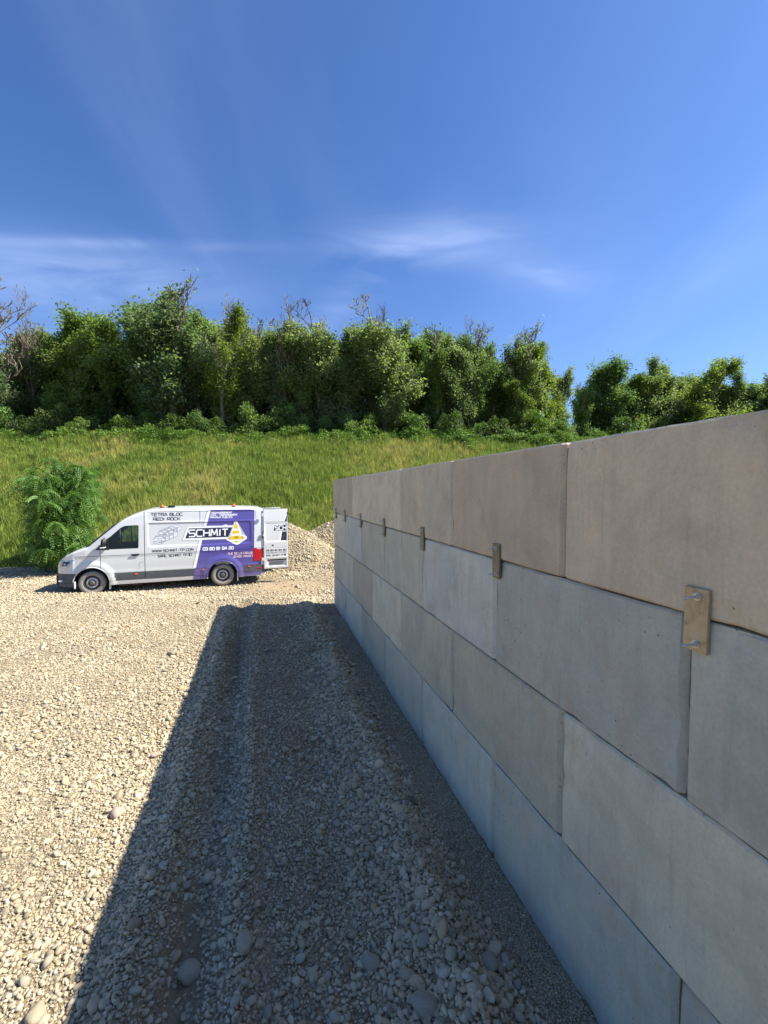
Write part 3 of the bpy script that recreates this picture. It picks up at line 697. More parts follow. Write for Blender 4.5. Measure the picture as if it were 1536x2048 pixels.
front = [  # px, depth, top y, variant, note, width
 (-95, 37, 640, 0, 'beyond the left edge of the frame', 1.2), (-40, 36, 650, 2, 'at the left frame edge', 1.1), (58, 38.0, 556, 5, 'tallest bare dead tree at the far left rising above the others', 1.15), (10, 37.5, 705, 7, 'low leafy tree under the bare dead one at far left', 1.1),
 (62, 38, 680, 9, 'behind the bare dead tree at far left', 1.1), (128, 36.5, 622, 1, 'rounded warm green crown right of the bare dead tree', 1.2), (185, 38, 636, 0, 'dark green crown just right of the rounded warm one', 1.15),
 (238, 37, 655, 8, 'low dip before the tallest leafy crown', 1.1), (298, 37, 612, 0, 'left half of the highest leafy crown above the van', 1.25), (352, 36.5, 592, 9, 'highest broad leafy crown above the van', 1.3),
 (412, 38, 594, 3, 'pale limbs right of the highest crown', 1.2), (448, 36.2, 620, 10, 'above the rear of the van', 1.0), (502, 37, 622, 4, 'pale dead spikes beyond the highest crown', 1.1), (550, 36.4, 612, 5, 'bare twigs reaching over grey green foliage', .8),
 (560, 37.5, 665, 6, 'bushy crown left of the wall end', 1.2), (612, 37, 648, 6, 'grey green crown above the gravel heaps', 1.2), (648, 38, 628, 4, 'thin dead twigs above the wall end', 1.1), (700, 37, 652, 6, 'broad grey green crown above the first joints of the wall', 1.25),
 (750, 37.5, 632, 4, 'left of the highest dead twigs in the middle', 1.0), (788, 37, 610, 4, 'highest dead twigs in the middle of the tree line', 1.15), (838, 38, 655, 10, 'open crown right of the highest twigs in the middle', 1.1), (872, 37.5, 645, 7, 'narrow spire right of the middle', .85),
 (912, 38, 672, 2, 'dark ivy column right of the middle', 1.0), (948, 38.5, 650, 7, 'tall forked dead twigs above ivy right of the middle', .9), (990, 39, 688, 8, 'before the last tall group', 1.0), (1022, 39, 668, 7, 'twiggy top of the last tall group', .9),
 (1062, 39.5, 664, 3, 'tallest light crown of the last tall group', 1.0), (1090, 40, 700, 1, 'rounded crown closing the last tall group', .9), (1118, 41, 745, 2, 'lowest outer crown closing the last tall group', .8), (1060, 38.3, 765, 1, 'short bright rounded tree in front of the last tall group', .85),
 (1152, 52, 762, 7, 'dark pointed dead stub in the gap of the tree line', .8), (1170, 55, 775, 0, 'low dark crown in the gap of the tree line', 1.0), (1212, 53, 727, 0, 'dark flat topped crown right of the gap', 1.35), (1250, 55, 760, 1, 'lower crown between the two right hand groups', 1.2),
 (1296, 54, 722, 9, 'feathery crown beyond the near blocks of the wall', 1.1), (1340, 56, 735, 6, 'grey green crown over the near wall', 1.2), (1372, 54, 722, 1, 'rounded warm crown over the near wall', 1.35), (1420, 56, 742, 6, 'round crown near the right edge', 1.25),
 (1462, 55, 748, 9, 'pale hazy crown near the right edge', 1.2), (1512, 55, 745, 10, 'open crown at the right frame edge', 1.2), (1560, 55, 750, 0, 'just outside the right frame edge', 1.2), (1620, 56, 745, 1, 'beyond the right frame edge', 1.3)]
def lab(t): 
    w = t.split(); return ' '.join(w[:16])
for px, dp, ty, v, note, w in front:
    dp += (-1.5, .6, -.4, 1.0)[int(px) % 4] if px < 1130 and v != 5 else 0
    tree(px, dp, ty, v, lab((KIND[v] + ', ' + note) if not any(note.startswith(k) for k in ('tallest bare', 'low leafy')) else note), wide=w)
for px, dp, ty, w, note in ((84, 38, 590, .5, 'slender bare tree beside the tallest one at far left'), (432, 36, 598, .55, 'bare tree whose limbs rise through the highest leafy crown'), (508, 37, 612, .45, 'thin bare tree above the middle of the van roof'),
    (592, 37, 625, .4, 'thin bare tree rising above the open van doors'), (655, 38, 622, .42, 'thin bare tree rising above the far end of the wall'), (742, 37, 630, .4, 'thin bare tree just left of the highest dead twigs in the middle'),
    (792, 37, 603, .5, 'bare tree making the highest dead twigs in the middle of the tree line'), (948, 38, 640, .45, 'tall forked bare tree right of the middle'), (1030, 39, 662, .4, 'bare tree before the last tall leafy crown')):
    tree(px, dp, ty, 5, note, wide=w)
LM = [(-60, 'left frame edge'), (30, 'tallest bare tree'), (128, 'rounded warm crown'), (200, 'dark crown at left'), (290, 'left of the highest crown'), (352, 'highest broad leafy crown'), (432, 'bare limbs over the van rear'), (508, 'dead spikes above the van'),
      (592, 'crown above the van doors'), (655, 'crown above the wall end'), (720, 'crown above the first joints'), (792, 'highest dead twigs'), (860, 'spire right of the middle'), (912, 'dark ivy column'), (960, 'forked bare tree'), (1022, 'twiggy tree at right'), (1075, 'last tall leafy crown'),
      (1130, 'gap in the tree line'), (1212, 'flat topped crown'), (1296, 'feathery crown'), (1372, 'rounded crown at right'), (1462, 'pale crown at right'), (1560, 'right edge')]
USED = set()
def uniq(t):
    if t in USED: t = t.replace(', right of', ', further right of').replace(', left of', ', close left of').replace(', level with', ', right beside')
    USED.add(t); return t
def near(px):
    q = min(LM, key=lambda p: abs(p[0] - px)); return ('left of' if px < q[0] - 8 else ('right of' if px > q[0] + 8 else 'level with')) + ' the ' + q[1]
rt = random.Random(77)
top_prof = [(-100, 660), (60, 700), (130, 660), (260, 680), (340, 640), (430, 650), (520, 675), (700, 680), (800, 680), (900, 700), (1060, 710), (1110, 770), (1160, 800), (1210, 770), (1300, 755), (1380, 750), (1540, 775), (1640, 770)]
def prof(px): return float(np.interp(px, [p[0] for p in top_prof], [p[1] for p in top_prof]))
for row in range(3):
    px = -100 + row * 17
    while px < 1640:
        far = px > 1130; dp = (39.5 + row * 2.6 + rt.uniform(-.6, .6)) if not far else (57 + row * 3 + rt.uniform(-1, 1))
        if 1080 < px < 1190: px += 30; continue
        v = rt.choice([0, 0, 1, 6, 2, 8, 9])
        tree(px, dp, prof(px) + rt.uniform(-16, 20) + row * 4, v, uniq(('green', 'warm green', 'ivy clad', '', '', '', 'grey green', '', 'dark ivy clad', 'wide feathery')[v] + ' tree in the ' + ('second', 'third', 'fourth')[row] + ' row, ' + near(px)), wide=rt.uniform(1.15, 1.4), group='trees in the rows behind')
        px += rt.uniform(52, 68) if not far else rt.uniform(42, 54)
# ---- understorey shrubs at the foot of the trees
def make_shrub(seed, mat, n=3400, r=1.3, h=2.6, size=.085):
    rg = np.random.default_rng(seed); C = []
    for k in range(26):
        a = rg.uniform(0, 6.28); q = r * rg.uniform(.1, .95); z = h * rg.uniform(.08, .92) * (1 - .35 * q / r); cr = rg.uniform(.28, .55)
        m = n // 26; c = rg.normal(0, 1, (m, 3)); c /= np.linalg.norm(c, axis=1)[:, None]; c *= rg.uniform(.3, 1, (m, 1)) ** .5 * cr; C.append(c + np.array([math.cos(a) * q, math.sin(a) * q, z]))
    V, F = [], []
    for k in range(7):
        a = rg.uniform(0, 6.28); d = Vector((math.cos(a) * .4, math.sin(a) * .4, 1)); tube_vf([(0, 0, -.2), d * h * .35, d * h * .6 + Vector((0, 0, .2))], [.035, .025, .01], 4, V, F, False)
    me = bpy.data.meshes.new('stem'); me.from_pydata([tuple(v) for v in V], [], F); me.materials.append(M['bark'])
    return quads_mesh('foliage', leaf_quads(np.concatenate(C), size, rg), mat), me
SH = [make_shrub(1, M['ivy'], size=.075), make_shrub(2, M['leaf_a'], size=.075), make_shrub(3, M['bramble'], size=.08), make_shrub(4, M['ivy'], size=.07)]
SHN = ['deep green', 'mid green', 'bright green', 'dark green']
px = -90; k = 0
while px < 1600:
    far = px > 1130; dp = (34.1 + .087 * (px - 768) / 888 * 34 + rt.uniform(-.6, 1.5)) if not far else (50 + rt.uniform(-2, 3))
    v = rt.choice([0, 1, 2, 3, 3, 1]); m = (px - 768) / 888; x = m * dp; f, st = SH[v]
    e = empty('shrub', (x, dp, float(bank_h(x, dp)) - .1), rt.uniform(0, 6)); sc = rt.uniform(.65, 1.15) * (1.35 if far else 1); e.scale = (sc, sc, sc * rt.uniform(.8, 1.4))
    for nm, me in (('foliage', f), ('stem', st)): o = bpy.data.objects.new(nm, me); col.objects.link(o); o.parent = e
    tag(e, uniq(SHN[v] + ' shrub, ' + near(px)), 'shrub', SHN[v] + ' shrubs at the foot of the tree line')
    px += rt.uniform(20, 38); k += 1

# ------------------------------------------------------------------ the leafy bush behind the van's nose
def make_bush():
    rg = np.random.default_rng(33); rr = random.Random(33)
    bx, by = -12.4, 17.0; e = empty('robinia_bush', (bx, by, -.25)); tag(e, 'big bright green bush with drooping feathery leaves behind the nose of the van', 'bush')
    V, F, tips = [], [], []
    for k in range(24):
        a = rr.uniform(0, 6.28); h = rr.uniform(2.4, 4.35); out = rr.uniform(.3, 1.9) * (1.25 - h / 5)
        base = Vector((rr.gauss(0, .25), rr.gauss(0, .25), 0)); pts = [base]
        for i in range(1, 7):
            f = i / 6; pts.append(base + Vector((math.cos(a) * out * f ** 1.2 + rr.gauss(0, .05), math.sin(a) * out * f ** 1.2 + rr.gauss(0, .05), h * f)))
        tube_vf(pts, [.035 * (1 - .8 * i / 6) for i in range(7)], 5, V, F, False)
        for j in range(16):
            i = rr.randint(1, 5); p = pts[i].lerp(pts[i + 1], rr.random()); a2 = rr.uniform(0, 6.28); ln = rr.uniform(.35, 1.0) * (1.25 - p.z / 5)
            q = p + Vector((math.cos(a2) * ln, math.sin(a2) * ln, rr.uniform(0, .45))); tube_vf([p, p.lerp(q, .5) + Vector((0, 0, .06)), q], [.012, .009, .005], 3, V, F, False)
            for t in range(7): tips.append(p.lerp(q, rr.uniform(.25, 1)))
        for t in range(8): tips.append(pts[-1].lerp(pts[-2], rr.random()))
    mesh_obj('stem', V, F, M['bark'], e)
    Q = []
    for p in tips:
        for f in range(3):
            a = rr.uniform(0, 6.28); d = Vector((math.cos(a), math.sin(a), rr.uniform(-.7, .6))).normalized(); L_ = rr.uniform(.28, .46); npair = 7
            side = d.cross(Vector((0, 0, 1))).normalized(); side.rotate(Matrix.Rotation(rr.uniform(-1.25, 1.25), 3, d)); up_ = side.cross(d).normalized() * rr.choice([-1, 1])
            for i in range(npair + 1):
                t = (i + .6) / npair; c = p + d * L_ * t + Vector((0, 0, -.65 * L_ * t * t)); ll = .075 * (1 - .3 * abs(t - .5)); w = .024
                for sg in (-1, 1):
                    o = (side * sg + d * .35 + Vector((0, 0, -.2))).normalized(); tip = c + o * ll; wv = (d * .8 + up_ * .55) * w
                    Q.append([c, c + o * ll * .5 + wv, tip, c + o * ll * .5 - wv])
    me = quads_mesh('foliage', np.array([[tuple(v) for v in q] for q in Q]), M['bush']); o = bpy.data.objects.new('foliage', me); col.objects.link(o); o.parent = e
make_bush()

# ------------------------------------------------------------------ gravel heaps behind the van
def heap(cx, cy, rx, ry, h, seed, label):
    n = 60; g = np.linspace(-1.15, 1.15, n); X, Y = np.meshgrid(g, g, indexing='ij'); q = np.sqrt(X ** 2 + Y ** 2)
    wx, wy = cx + X * rx, cy + Y * ry
    qq = q * (1 + .25 * (fbm(wx, wy, .5, seed, 3) - .5)); Z = h * (1 - np.sqrt(qq ** 2 + .012)) ; Z = np.where(q > 1, Z - (q - 1) * 1.0, Z)
    Z = Z + (fbm(wx, wy, 1.6, seed + 3, 4) - .5) * .20 - .2
    V = np.stack([wx - cx, wy - cy, Z], -1).reshape(-1, 3); i, j = np.meshgrid(np.arange(n - 1), np.arange(n - 1), indexing='ij'); a = (i * n + j).ravel()
    F = np.stack([a, a + n, a + n + 1, a + 1], -1); o = mesh_obj('gravel_heap', V.tolist(), F.tolist(), M['ground'], smooth=True); o.location = (cx, cy, 0)
    tag(o, label, 'gravel heap', 'gravel heaps behind the van')
    rg = np.random.default_rng(seed); k = int(7000 * rx * ry / 8); t = rg.uniform(0, 1, k) ** .5; a = rg.uniform(0, 6.28, k); px, py = cx + np.cos(a) * t * rx, cy + np.sin(a) * t * ry
    gi = np.clip(((px - cx) / rx + 1.15) / 2.3 * (n - 1), 0, n - 1.001); gj = np.clip(((py - cy) / ry + 1.15) / 2.3 * (n - 1), 0, n - 1.001); i0 = gi.astype(int); j0 = gj.astype(int); fi = gi - i0; fj = gj - j0
    pz = Z[i0, j0] * (1 - fi) * (1 - fj) + Z[i0 + 1, j0] * fi * (1 - fj) + Z[i0, j0 + 1] * (1 - fi) * fj + Z[i0 + 1, j0 + 1] * fi * fj
    return np.stack([px, py, pz + .01], -1)
H1 = heap(-4.25, 18.7, 3.1, 2.0, 1.98, 3, 'pale gravel heap with a rounded peak directly behind the open van doors')
H2 = heap(-2.2, 20.6, 3.6, 2.0, 1.95, 9, 'lower pale gravel heap further back next to the wall end')
H3 = heap(-.2, 18.6, 2.6, 2.4, 1.0, 15, 'low spread gravel heap beside the far end of the wall')
HP = np.concatenate([H1, H2, H3]); rg_ = np.random.default_rng(2); sc_ = np.exp(rg_.normal(math.log(.062), .35, len(HP)))
scatter('heap_gravel', HP, np.stack([rg_.normal(0, .6, len(HP)), rg_.normal(0, .6, len(HP)), rg_.uniform(0, 6.28, len(HP))], -1), np.stack([sc_] * 3, -1), pebc, 10, 'loose pale stones covering the gravel heaps behind the van', 'gravel')
for o in bpy.data.objects:
    if o.name.split('.')[0] == 'dead_branches': o['kind'] = 'stuff'

# ------------------------------------------------------------------ the van (local: +x to the nose, +y to the side we see, origin on the ground under the rear axle)
def paint_mat(name, c, dust=.25):
    m, N, L, P = new_mat(name); t = N.new('ShaderNodeTexCoord').outputs['Object']
    sp = N.new('ShaderNodeSeparateXYZ'); L.new(t, sp.inputs[0])
    n = noise_n(N, L, t, 3, 5, .6); low = maprange(N, L, sp.outputs[2], 1.0, .25, 0, 1)
    mu = N.new('ShaderNodeMath'); mu.operation = 'MULTIPLY'; L.new(low, mu.inputs[0]); L.new(n, mu.inputs[1])
    mu2 = N.new('ShaderNodeMath'); mu2.operation = 'MULTIPLY'; L.new(mu.outputs[0], mu2.inputs[0]); mu2.inputs[1].default_value = dust * 2; mu2.use_clamp = True
    L.new(mixn(N, L, mu2.outputs[0], c, (.42, .36, .28)), P.inputs['Base Color'])
    P.inputs['Roughness'].default_value = .32; P.inputs['Coat Weight'].default_value = .6; P.inputs['Coat Roughness'].default_value = .06; return m
M['white'] = paint_mat('white_paint', (.68, .68, .655)); M['purple'] = paint_mat('purple_foil', (.10, .080, .31), .15)
M['clad'] = simple('grey_plastic', (.085, .088, .095), .6, noise=.12, scale=8); M['black'] = simple('black_plastic', (.018, .018, .02), .5)
M['inner'] = simple('cabin_dark', (.035, .035, .038), .8); M['navy'] = simple('dark_print', (.022, .022, .045), .4); M['print'] = simple('grey_print', (.07, .07, .075), .45)
M['wprint'] = simple('white_foil', (.88, .88, .87), .35); M['yellow'] = simple('yellow_foil', (.80, .55, .02), .4); M['yellow2'] = simple('deep_yellow_foil', (.62, .42, .02), .4)
M['line'] = simple('thin_grey_line', (.40, .41, .33), .5); M['print_and_shade'] = simple('grey_print_and_shade', (.30, .31, .34), .5); M['blockfill'] = simple('pale_foil', (.78, .78, .80), .45)  # the muted grey serves real print and the painted groove shade
M['red'] = simple('red_lens', (.45, .015, .02), .18, coat=.5); M['orange'] = simple('orange_lens', (.85, .16, .02), .25); M['tyre'] = simple('dusty_tyre', (.27, .245, .21), .9, noise=.15, scale=12)
M['rim'] = simple('black_rim', (.03, .03, .033), .5); M['silver'] = simple('silver_ring', (.62, .61, .58), .4, .3); M['hub'] = simple('dusty_hub', (.10, .095, .09), .6)
M['chrome'] = simple('headlight_glass', (.34, .36, .41), .12, .4, coat=.6); M['seal'] = simple('rubber_seal', (.012, .012, .012), .6)
def glass_mat():
    m, N, L, P = new_mat('tinted_glass'); P.inputs['Base Color'].default_value = (.05, .07, .07, 1); P.inputs['Roughness'].default_value = .02
    tr = N.new('ShaderNodeBsdfTransparent'); tr.inputs['Color'].default_value = (.72, .80, .76, 1); gl = N.new('ShaderNodeBsdfGlossy'); gl.inputs['Roughness'].default_value = .02
    fr = N.new('ShaderNodeFresnel'); fr.inputs['IOR'].default_value = 1.5; ms = N.new('ShaderNodeMixShader'); L.new(fr.outputs[0], ms.inputs[0]); L.new(tr.outputs[0], ms.inputs[1]); L.new(gl.outputs[0], ms.inputs[2])
    L.new(ms.outputs[0], N['Material Output'].inputs['Surface']); return m
M['glass'] = glass_mat()

ZT = [(-1.30, 2.50), (-1.15, 2.555), (-.4, 2.585), (1.3, 2.59), (1.75, 2.575), (2.1, 2.53), (2.35, 2.46), (2.6, 2.36), (2.8, 2.25), (3.0, 2.09), (3.71, 1.46), (3.80, 1.42), (3.95, 1.37), (4.12, 1.30), (4.3, 1.20), (4.42, 1.10), (4.50, 1.00), (4.57, .90), (4.61, .82)]
HW = [(-1.30, .97), (-1.2, .995), (-.9, 1.015), (0, 1.02), (3.3, 1.02), (3.8, 1.005), (4.1, .97), (4.3, .91), (4.42, .83), (4.50, .74), (4.57, .60), (4.61, .48)]
def zt(x): return float(np.interp(x, [p[0] for p in ZT], [p[1] for p in ZT]))
def hw(x): return float(np.interp(x, [p[0] for p in HW], [p[1] for p in HW]))
def tum(z): return float(np.interp(z, [.2, .45, .9, 1.25, 2.05, 2.45], [.975, 1.0, 1.0, .992, .945, .905]))
def rr_box(x, z, x0, x1, z0, z1, r, e):
    """1 inside a rounded rectangle, 0 outside, soft over e"""
    dx = max(x0 + r - x, x - x1 + r, 0); dz = max(z0 + r - z, z - z1 + r, 0); d = math.hypot(dx, dz) - r
    d = max(d, max(x0 - x, x - x1), max(z0 - z, z - z1)) if d < 0 else d
    return float(np.clip(.5 - d / e, 0, 1))
def relief(x, z):
    d = -.020 * rr_box(x, z, -.89, 2.14, 1.37, 2.08, .07, .03)
    d -= .010 * rr_box(x, z, -1.05, 2.17, 2.13, 2.42, .03, .03)
    cz = 1.145 if x < 3.4 else 1.145
    if x < 4.1: d -= .016 * max(0, 1 - abs(z - cz) / .014) + .010 * float(np.clip((cz - z) / .05, 0, 1)) * float(np.clip((z - .62) / .1, 0, 1))
    d -= .012 * max(0, 1 - abs(z - 2.437) / .012) * (x < 2.3)
    if .24 < z < .63 and x < 4.0: d -= .006
    if .365 < z < .385: d -= .012
    for ax in (0.0, 3.64):
        q = math.hypot(x - ax, z - .36); d += .030 * float(np.clip((.66 - q) / .11, 0, 1)) * (1 - float(np.clip((.48 - q) / .04, 0, 1)) * .4)
    for gx, z0, z1 in ((3.405, .64, 1.33), (2.235, .40, 2.44), (.66, 2.10, 2.44), (2.235, .4, 2.0)):
        if abs(x - gx) < .009 and z0 <= z <= z1: d -= .012
    return d
def ysurf(x, z): return hw(x) * tum(z) + relief(x, z)
ZL = sorted(set([.27, .30, .34, .362, .372, .378, .388, .42, .48, .54, .60, .618, .632, .66, .70, .74, .78, .82, .86, .90, .95, 1.0, 1.05, 1.09, 1.115, 1.131, 1.145, 1.159, 1.18, 1.22, 1.27, 1.32, 1.352, 1.372, 1.388, 1.42, 1.50, 1.6, 1.7, 1.8, 1.9, 1.97, 2.02, 2.05, 2.066, 2.082, 2.098, 2.112, 2.122, 2.138, 2.16, 2.25, 2.34, 2.39, 2.40]))
XL = set(np.round(np.arange(-1.28, 4.62, .05), 3).tolist() + [-1.30, 4.61, 4.57])
for g in (3.405, 2.235, .66): XL |= {g - .011, g - .0085, g, g + .0085, g + .011}
for g in (-.89, 2.14, -1.05, 2.17): XL |= {g - .016, g, g + .016}
for a_ in (0.0, 3.64): XL |= set(np.round(np.arange(a_ - .68, a_ + .69, .03), 3).tolist())
XL = sorted(XL); XL = [x for i, x in enumerate(XL) if i == 0 or x - XL[i - 1] > .0015 ]
def zmap(zj, x, r):
    zs = zt(x) - r; zb = min(1.16, zs - .06)
    if zj <= .66: return zj
    if zj <= 1.16: return .66 + (zj - .66) * (zb - .66) / (1.16 - .66)
    return zb + (zj - 1.16) * (zs - zb) / (2.40 - 1.16)
van = empty('panel_van', (0, 0, 0)); tag(van, 'white and purple high roof panel van with open rear doors parked on the gravel', 'van')
def van_body():
    V, F, MI, ring = [], [], [], None; nz = len(ZL)
    for x in XL:
        H_ = zt(x); full = x < 2.3; r = .15 if x < 3.0 else float(np.interp(x, [3.0, 3.8, 4.3, 4.61], [.12, .08, .07, .03]))
        sec = []
        r_use = H_ - 2.40 if x < 1.9 else float(np.interp(x, [1.9, 2.6, 3.0, 3.8, 4.3, 4.61], [zt(1.9) - 2.40, .13, .10, .08, .07, .03]))
        for zj in ZL:
            z = zmap(zj, x, r_use); sec.append((ysurf(x, z), z))
        y1, z1 = sec[-1]; ra = min(.14, y1 * .4); crown = (H_ - z1) * .25
        for k in range(1, 7):
            t = k / 6 * math.pi / 2; sec.append((y1 - ra * (1 - math.cos(t)), z1 + (H_ - z1 - crown) * math.sin(t)))
        y2, z2 = sec[-1]
        for k in range(1, 6): f = k / 5; sec.append((y2 * (1 - f), z2 + crown * (1 - (1 - f) ** 2)))
        full_ring = [(x, y, z) for y, z in sec] + [(x, -y, z) for y, z in sec[-2::-1]]
        V += full_ring; n = len(full_ring)
    m = len(XL)
    def mat(x, y, z, k):
        if .385 < z < .625 and x < 4.05 and not any(math.hypot(x - a, z - .36) < .62 for a in (0, 3.64)) and abs(y) > .8: return 1
        if x > 4.0 and z < .655: return 1
        if z < .28: return 2
        return 0
    for i in range(m - 1):
        for k in range(n):
            k2 = (k + 1) % n; F.append((i * n + k, i * n + k2, (i + 1) * n + k2, (i + 1) * n + k))
            a, b = V[i * n + k], V[(i + 1) * n + k2]; MI.append(mat((a[0] + b[0]) / 2, (a[1] + b[1]) / 2, (a[2] + b[2]) / 2, k) if k != n - 1 else 2)
    F.append(tuple(range(n))[::-1]); MI.append(0); F.append(tuple((m - 1) * n + k for k in range(n))); MI.append(2)
    o = mesh_obj('body', V, F, [M['white'], M['clad'], M['inner'], M['black']], van, False, MI)
    bm = bmesh.new(); bm.from_mesh(o.data); bmesh.ops.recalc_face_normals(bm, faces=bm.faces); bm.to_mesh(o.data); bm.free()
    # openings
    cm = [M['white'], M['clad'], M['inner'], M['black']]; cuts = []
    def prism(poly, y0, y1, mi=2):
        n = len(poly); V = [(x, y0, z) for x, z in poly] + [(x, y1, z) for x, z in poly]
        F = [tuple(range(n))[::-1], tuple(range(n, 2 * n))] + [(i, (i + 1) % n, n + (i + 1) % n, n + i) for i in range(n)]
        c = mesh_obj('cutter', V, F, cm, None, False, [mi] * (n + 2)); bm = bmesh.new(); bm.from_mesh(c.data); bmesh.ops.recalc_face_normals(bm, faces=bm.faces); bm.to_mesh(c.data); bm.free(); cuts.append(c)
    prism([(2.30, .50), (3.10, .50), (3.12, .95), (3.85, .95), (3.80, 1.33), (3.62, 1.40), (2.92, 2.02), (2.6, 2.16), (2.30, 2.22)], -.90, .90)
    prism([(-1.5, .60), (2.2, .60), (2.2, 2.34), (-1.5, 2.34)], -.85, .85)
    prism([(3.52, 1.335), (3.30, 1.56), (2.87, 1.965), (2.78, 2.015), (2.68, 2.03), (2.40, 2.04), (2.385, 2.0), (2.395, 1.36), (2.42, 1.335)], -1.3, 1.3, 3)
    arc = [(math.cos(t) * .455, math.sin(t) * .455) for t in np.linspace(-.5, math.pi + .5, 40)]
    for ax in (0, 3.64):
        for sgn in (1, -1):
            y0, y1 = sorted((sgn * .66, sgn * 1.3)); prism([(ax + a, .36 + b) for a, b in arc] , y0, y1)
    # windscreen opening
    d = Vector((.71, 0, -.63)).normalized(); nrm = Vector((.63, 0, .71)).normalized(); P0 = Vector((3.04, 0, 2.02)); P1 = Vector((3.66, 0, 1.475))
    V = []
    for p in (P0, P1):
        for w in (-.76, .76):
            for t in (-.25, .4): V.append(tuple(p + nrm * t + Vector((0, w * (1.0 if p is P0 else 1.1), 0))))
    F = [(0, 1, 3, 2), (4, 6, 7, 5), (0, 4, 5, 1), (2, 3, 7, 6), (0, 2, 6, 4), (1, 5, 7, 3)]
    c = mesh_obj('cutter', V, F, cm, None, False, [3] * 6); bm = bmesh.new(); bm.from_mesh(c.data); bmesh.ops.recalc_face_normals(bm, faces=bm.faces); bm.to_mesh(c.data); bm.free(); cuts.append(c)
    for c in cuts:
        md = o.modifiers.new('cut', 'BOOLEAN'); md.operation = 'DIFFERENCE'; md.object = c; md.solver = 'EXACT'
        try: md.material_mode = 'INDEX'
        except Exception: pass
    bpy.context.view_layer.update(); dg = bpy.context.evaluated_depsgraph_get()
    me = bpy.data.meshes.new_from_object(o.evaluated_get(dg)); n0 = len(o.data.polygons); old = o.data; o.modifiers.clear(); o.data = me
    print('body polys', n0, len(me.polygons))
    for c in cuts: bpy.data.objects.remove(c)
    bm = bmesh.new(); bm.from_mesh(me)
    for f in bm.faces: f.smooth = True
    for e in bm.edges:
        if len(e.link_faces) == 2 and e.calc_face_angle(0) > R(28): e.smooth = False
    bm.to_mesh(me); bm.free()
    return o
body = van_body()

# ---- flat print that follows the side panel
def decal(name, polys, mat, off, parent, surf=None, cuts=True, holes=None):
    """polys: lists of (x,z); laid on the side surface 'off' metres proud"""
    bm = bmesh.new()
    for k_, poly in enumerate(polys):
        vs_ = [bm.verts.new((p[0], (k_ % 12) * .00012, p[1])) for p in poly]
        try: bm.faces.new(vs_)
        except ValueError: pass
    bmesh.ops.triangulate(bm, faces=bm.faces[:])
    if cuts:
        xs = [v.co.x for v in bm.verts]; zs = [v.co.z for v in bm.verts]
        for x in XL:
            if min(xs) < x < max(xs): bmesh.ops.bisect_plane(bm, geom=bm.verts[:] + bm.edges[:] + bm.faces[:], plane_co=(x, 0, 0), plane_no=(1, 0, 0), dist=1e-6)
        for z in ZL + [2.425, 2.437, 2.449, 2.47, 2.49]:
            if min(zs) < z < max(zs): bmesh.ops.bisect_plane(bm, geom=bm.verts[:] + bm.edges[:] + bm.faces[:], plane_co=(0, 0, z), plane_no=(0, 0, 1), dist=1e-6)
        if holes:
            dead = [f for f in bm.faces if any(math.hypot(f.calc_center_median().x - a, f.calc_center_median().z - .36) < .458 for a in holes)]
            bmesh.ops.delete(bm, geom=dead, context='FACES')
            for v in bm.verts:
                for a in holes:
                    q = math.hypot(v.co.x - a, v.co.z - .36)
                    if q < .458 and q > .3: k = .458 / q; v.co.x = a + (v.co.x - a) * k; v.co.z = .36 + (v.co.z - .36) * k
    sf = surf or ysurf
    for v in bm.verts: v.co.y += sf(v.co.x, v.co.z) + off * .5
    for f in bm.faces:
        f.normal_update()
        if f.normal.y < 0: f.normal_flip()
    return bm_obj(name, bm, mat, parent)
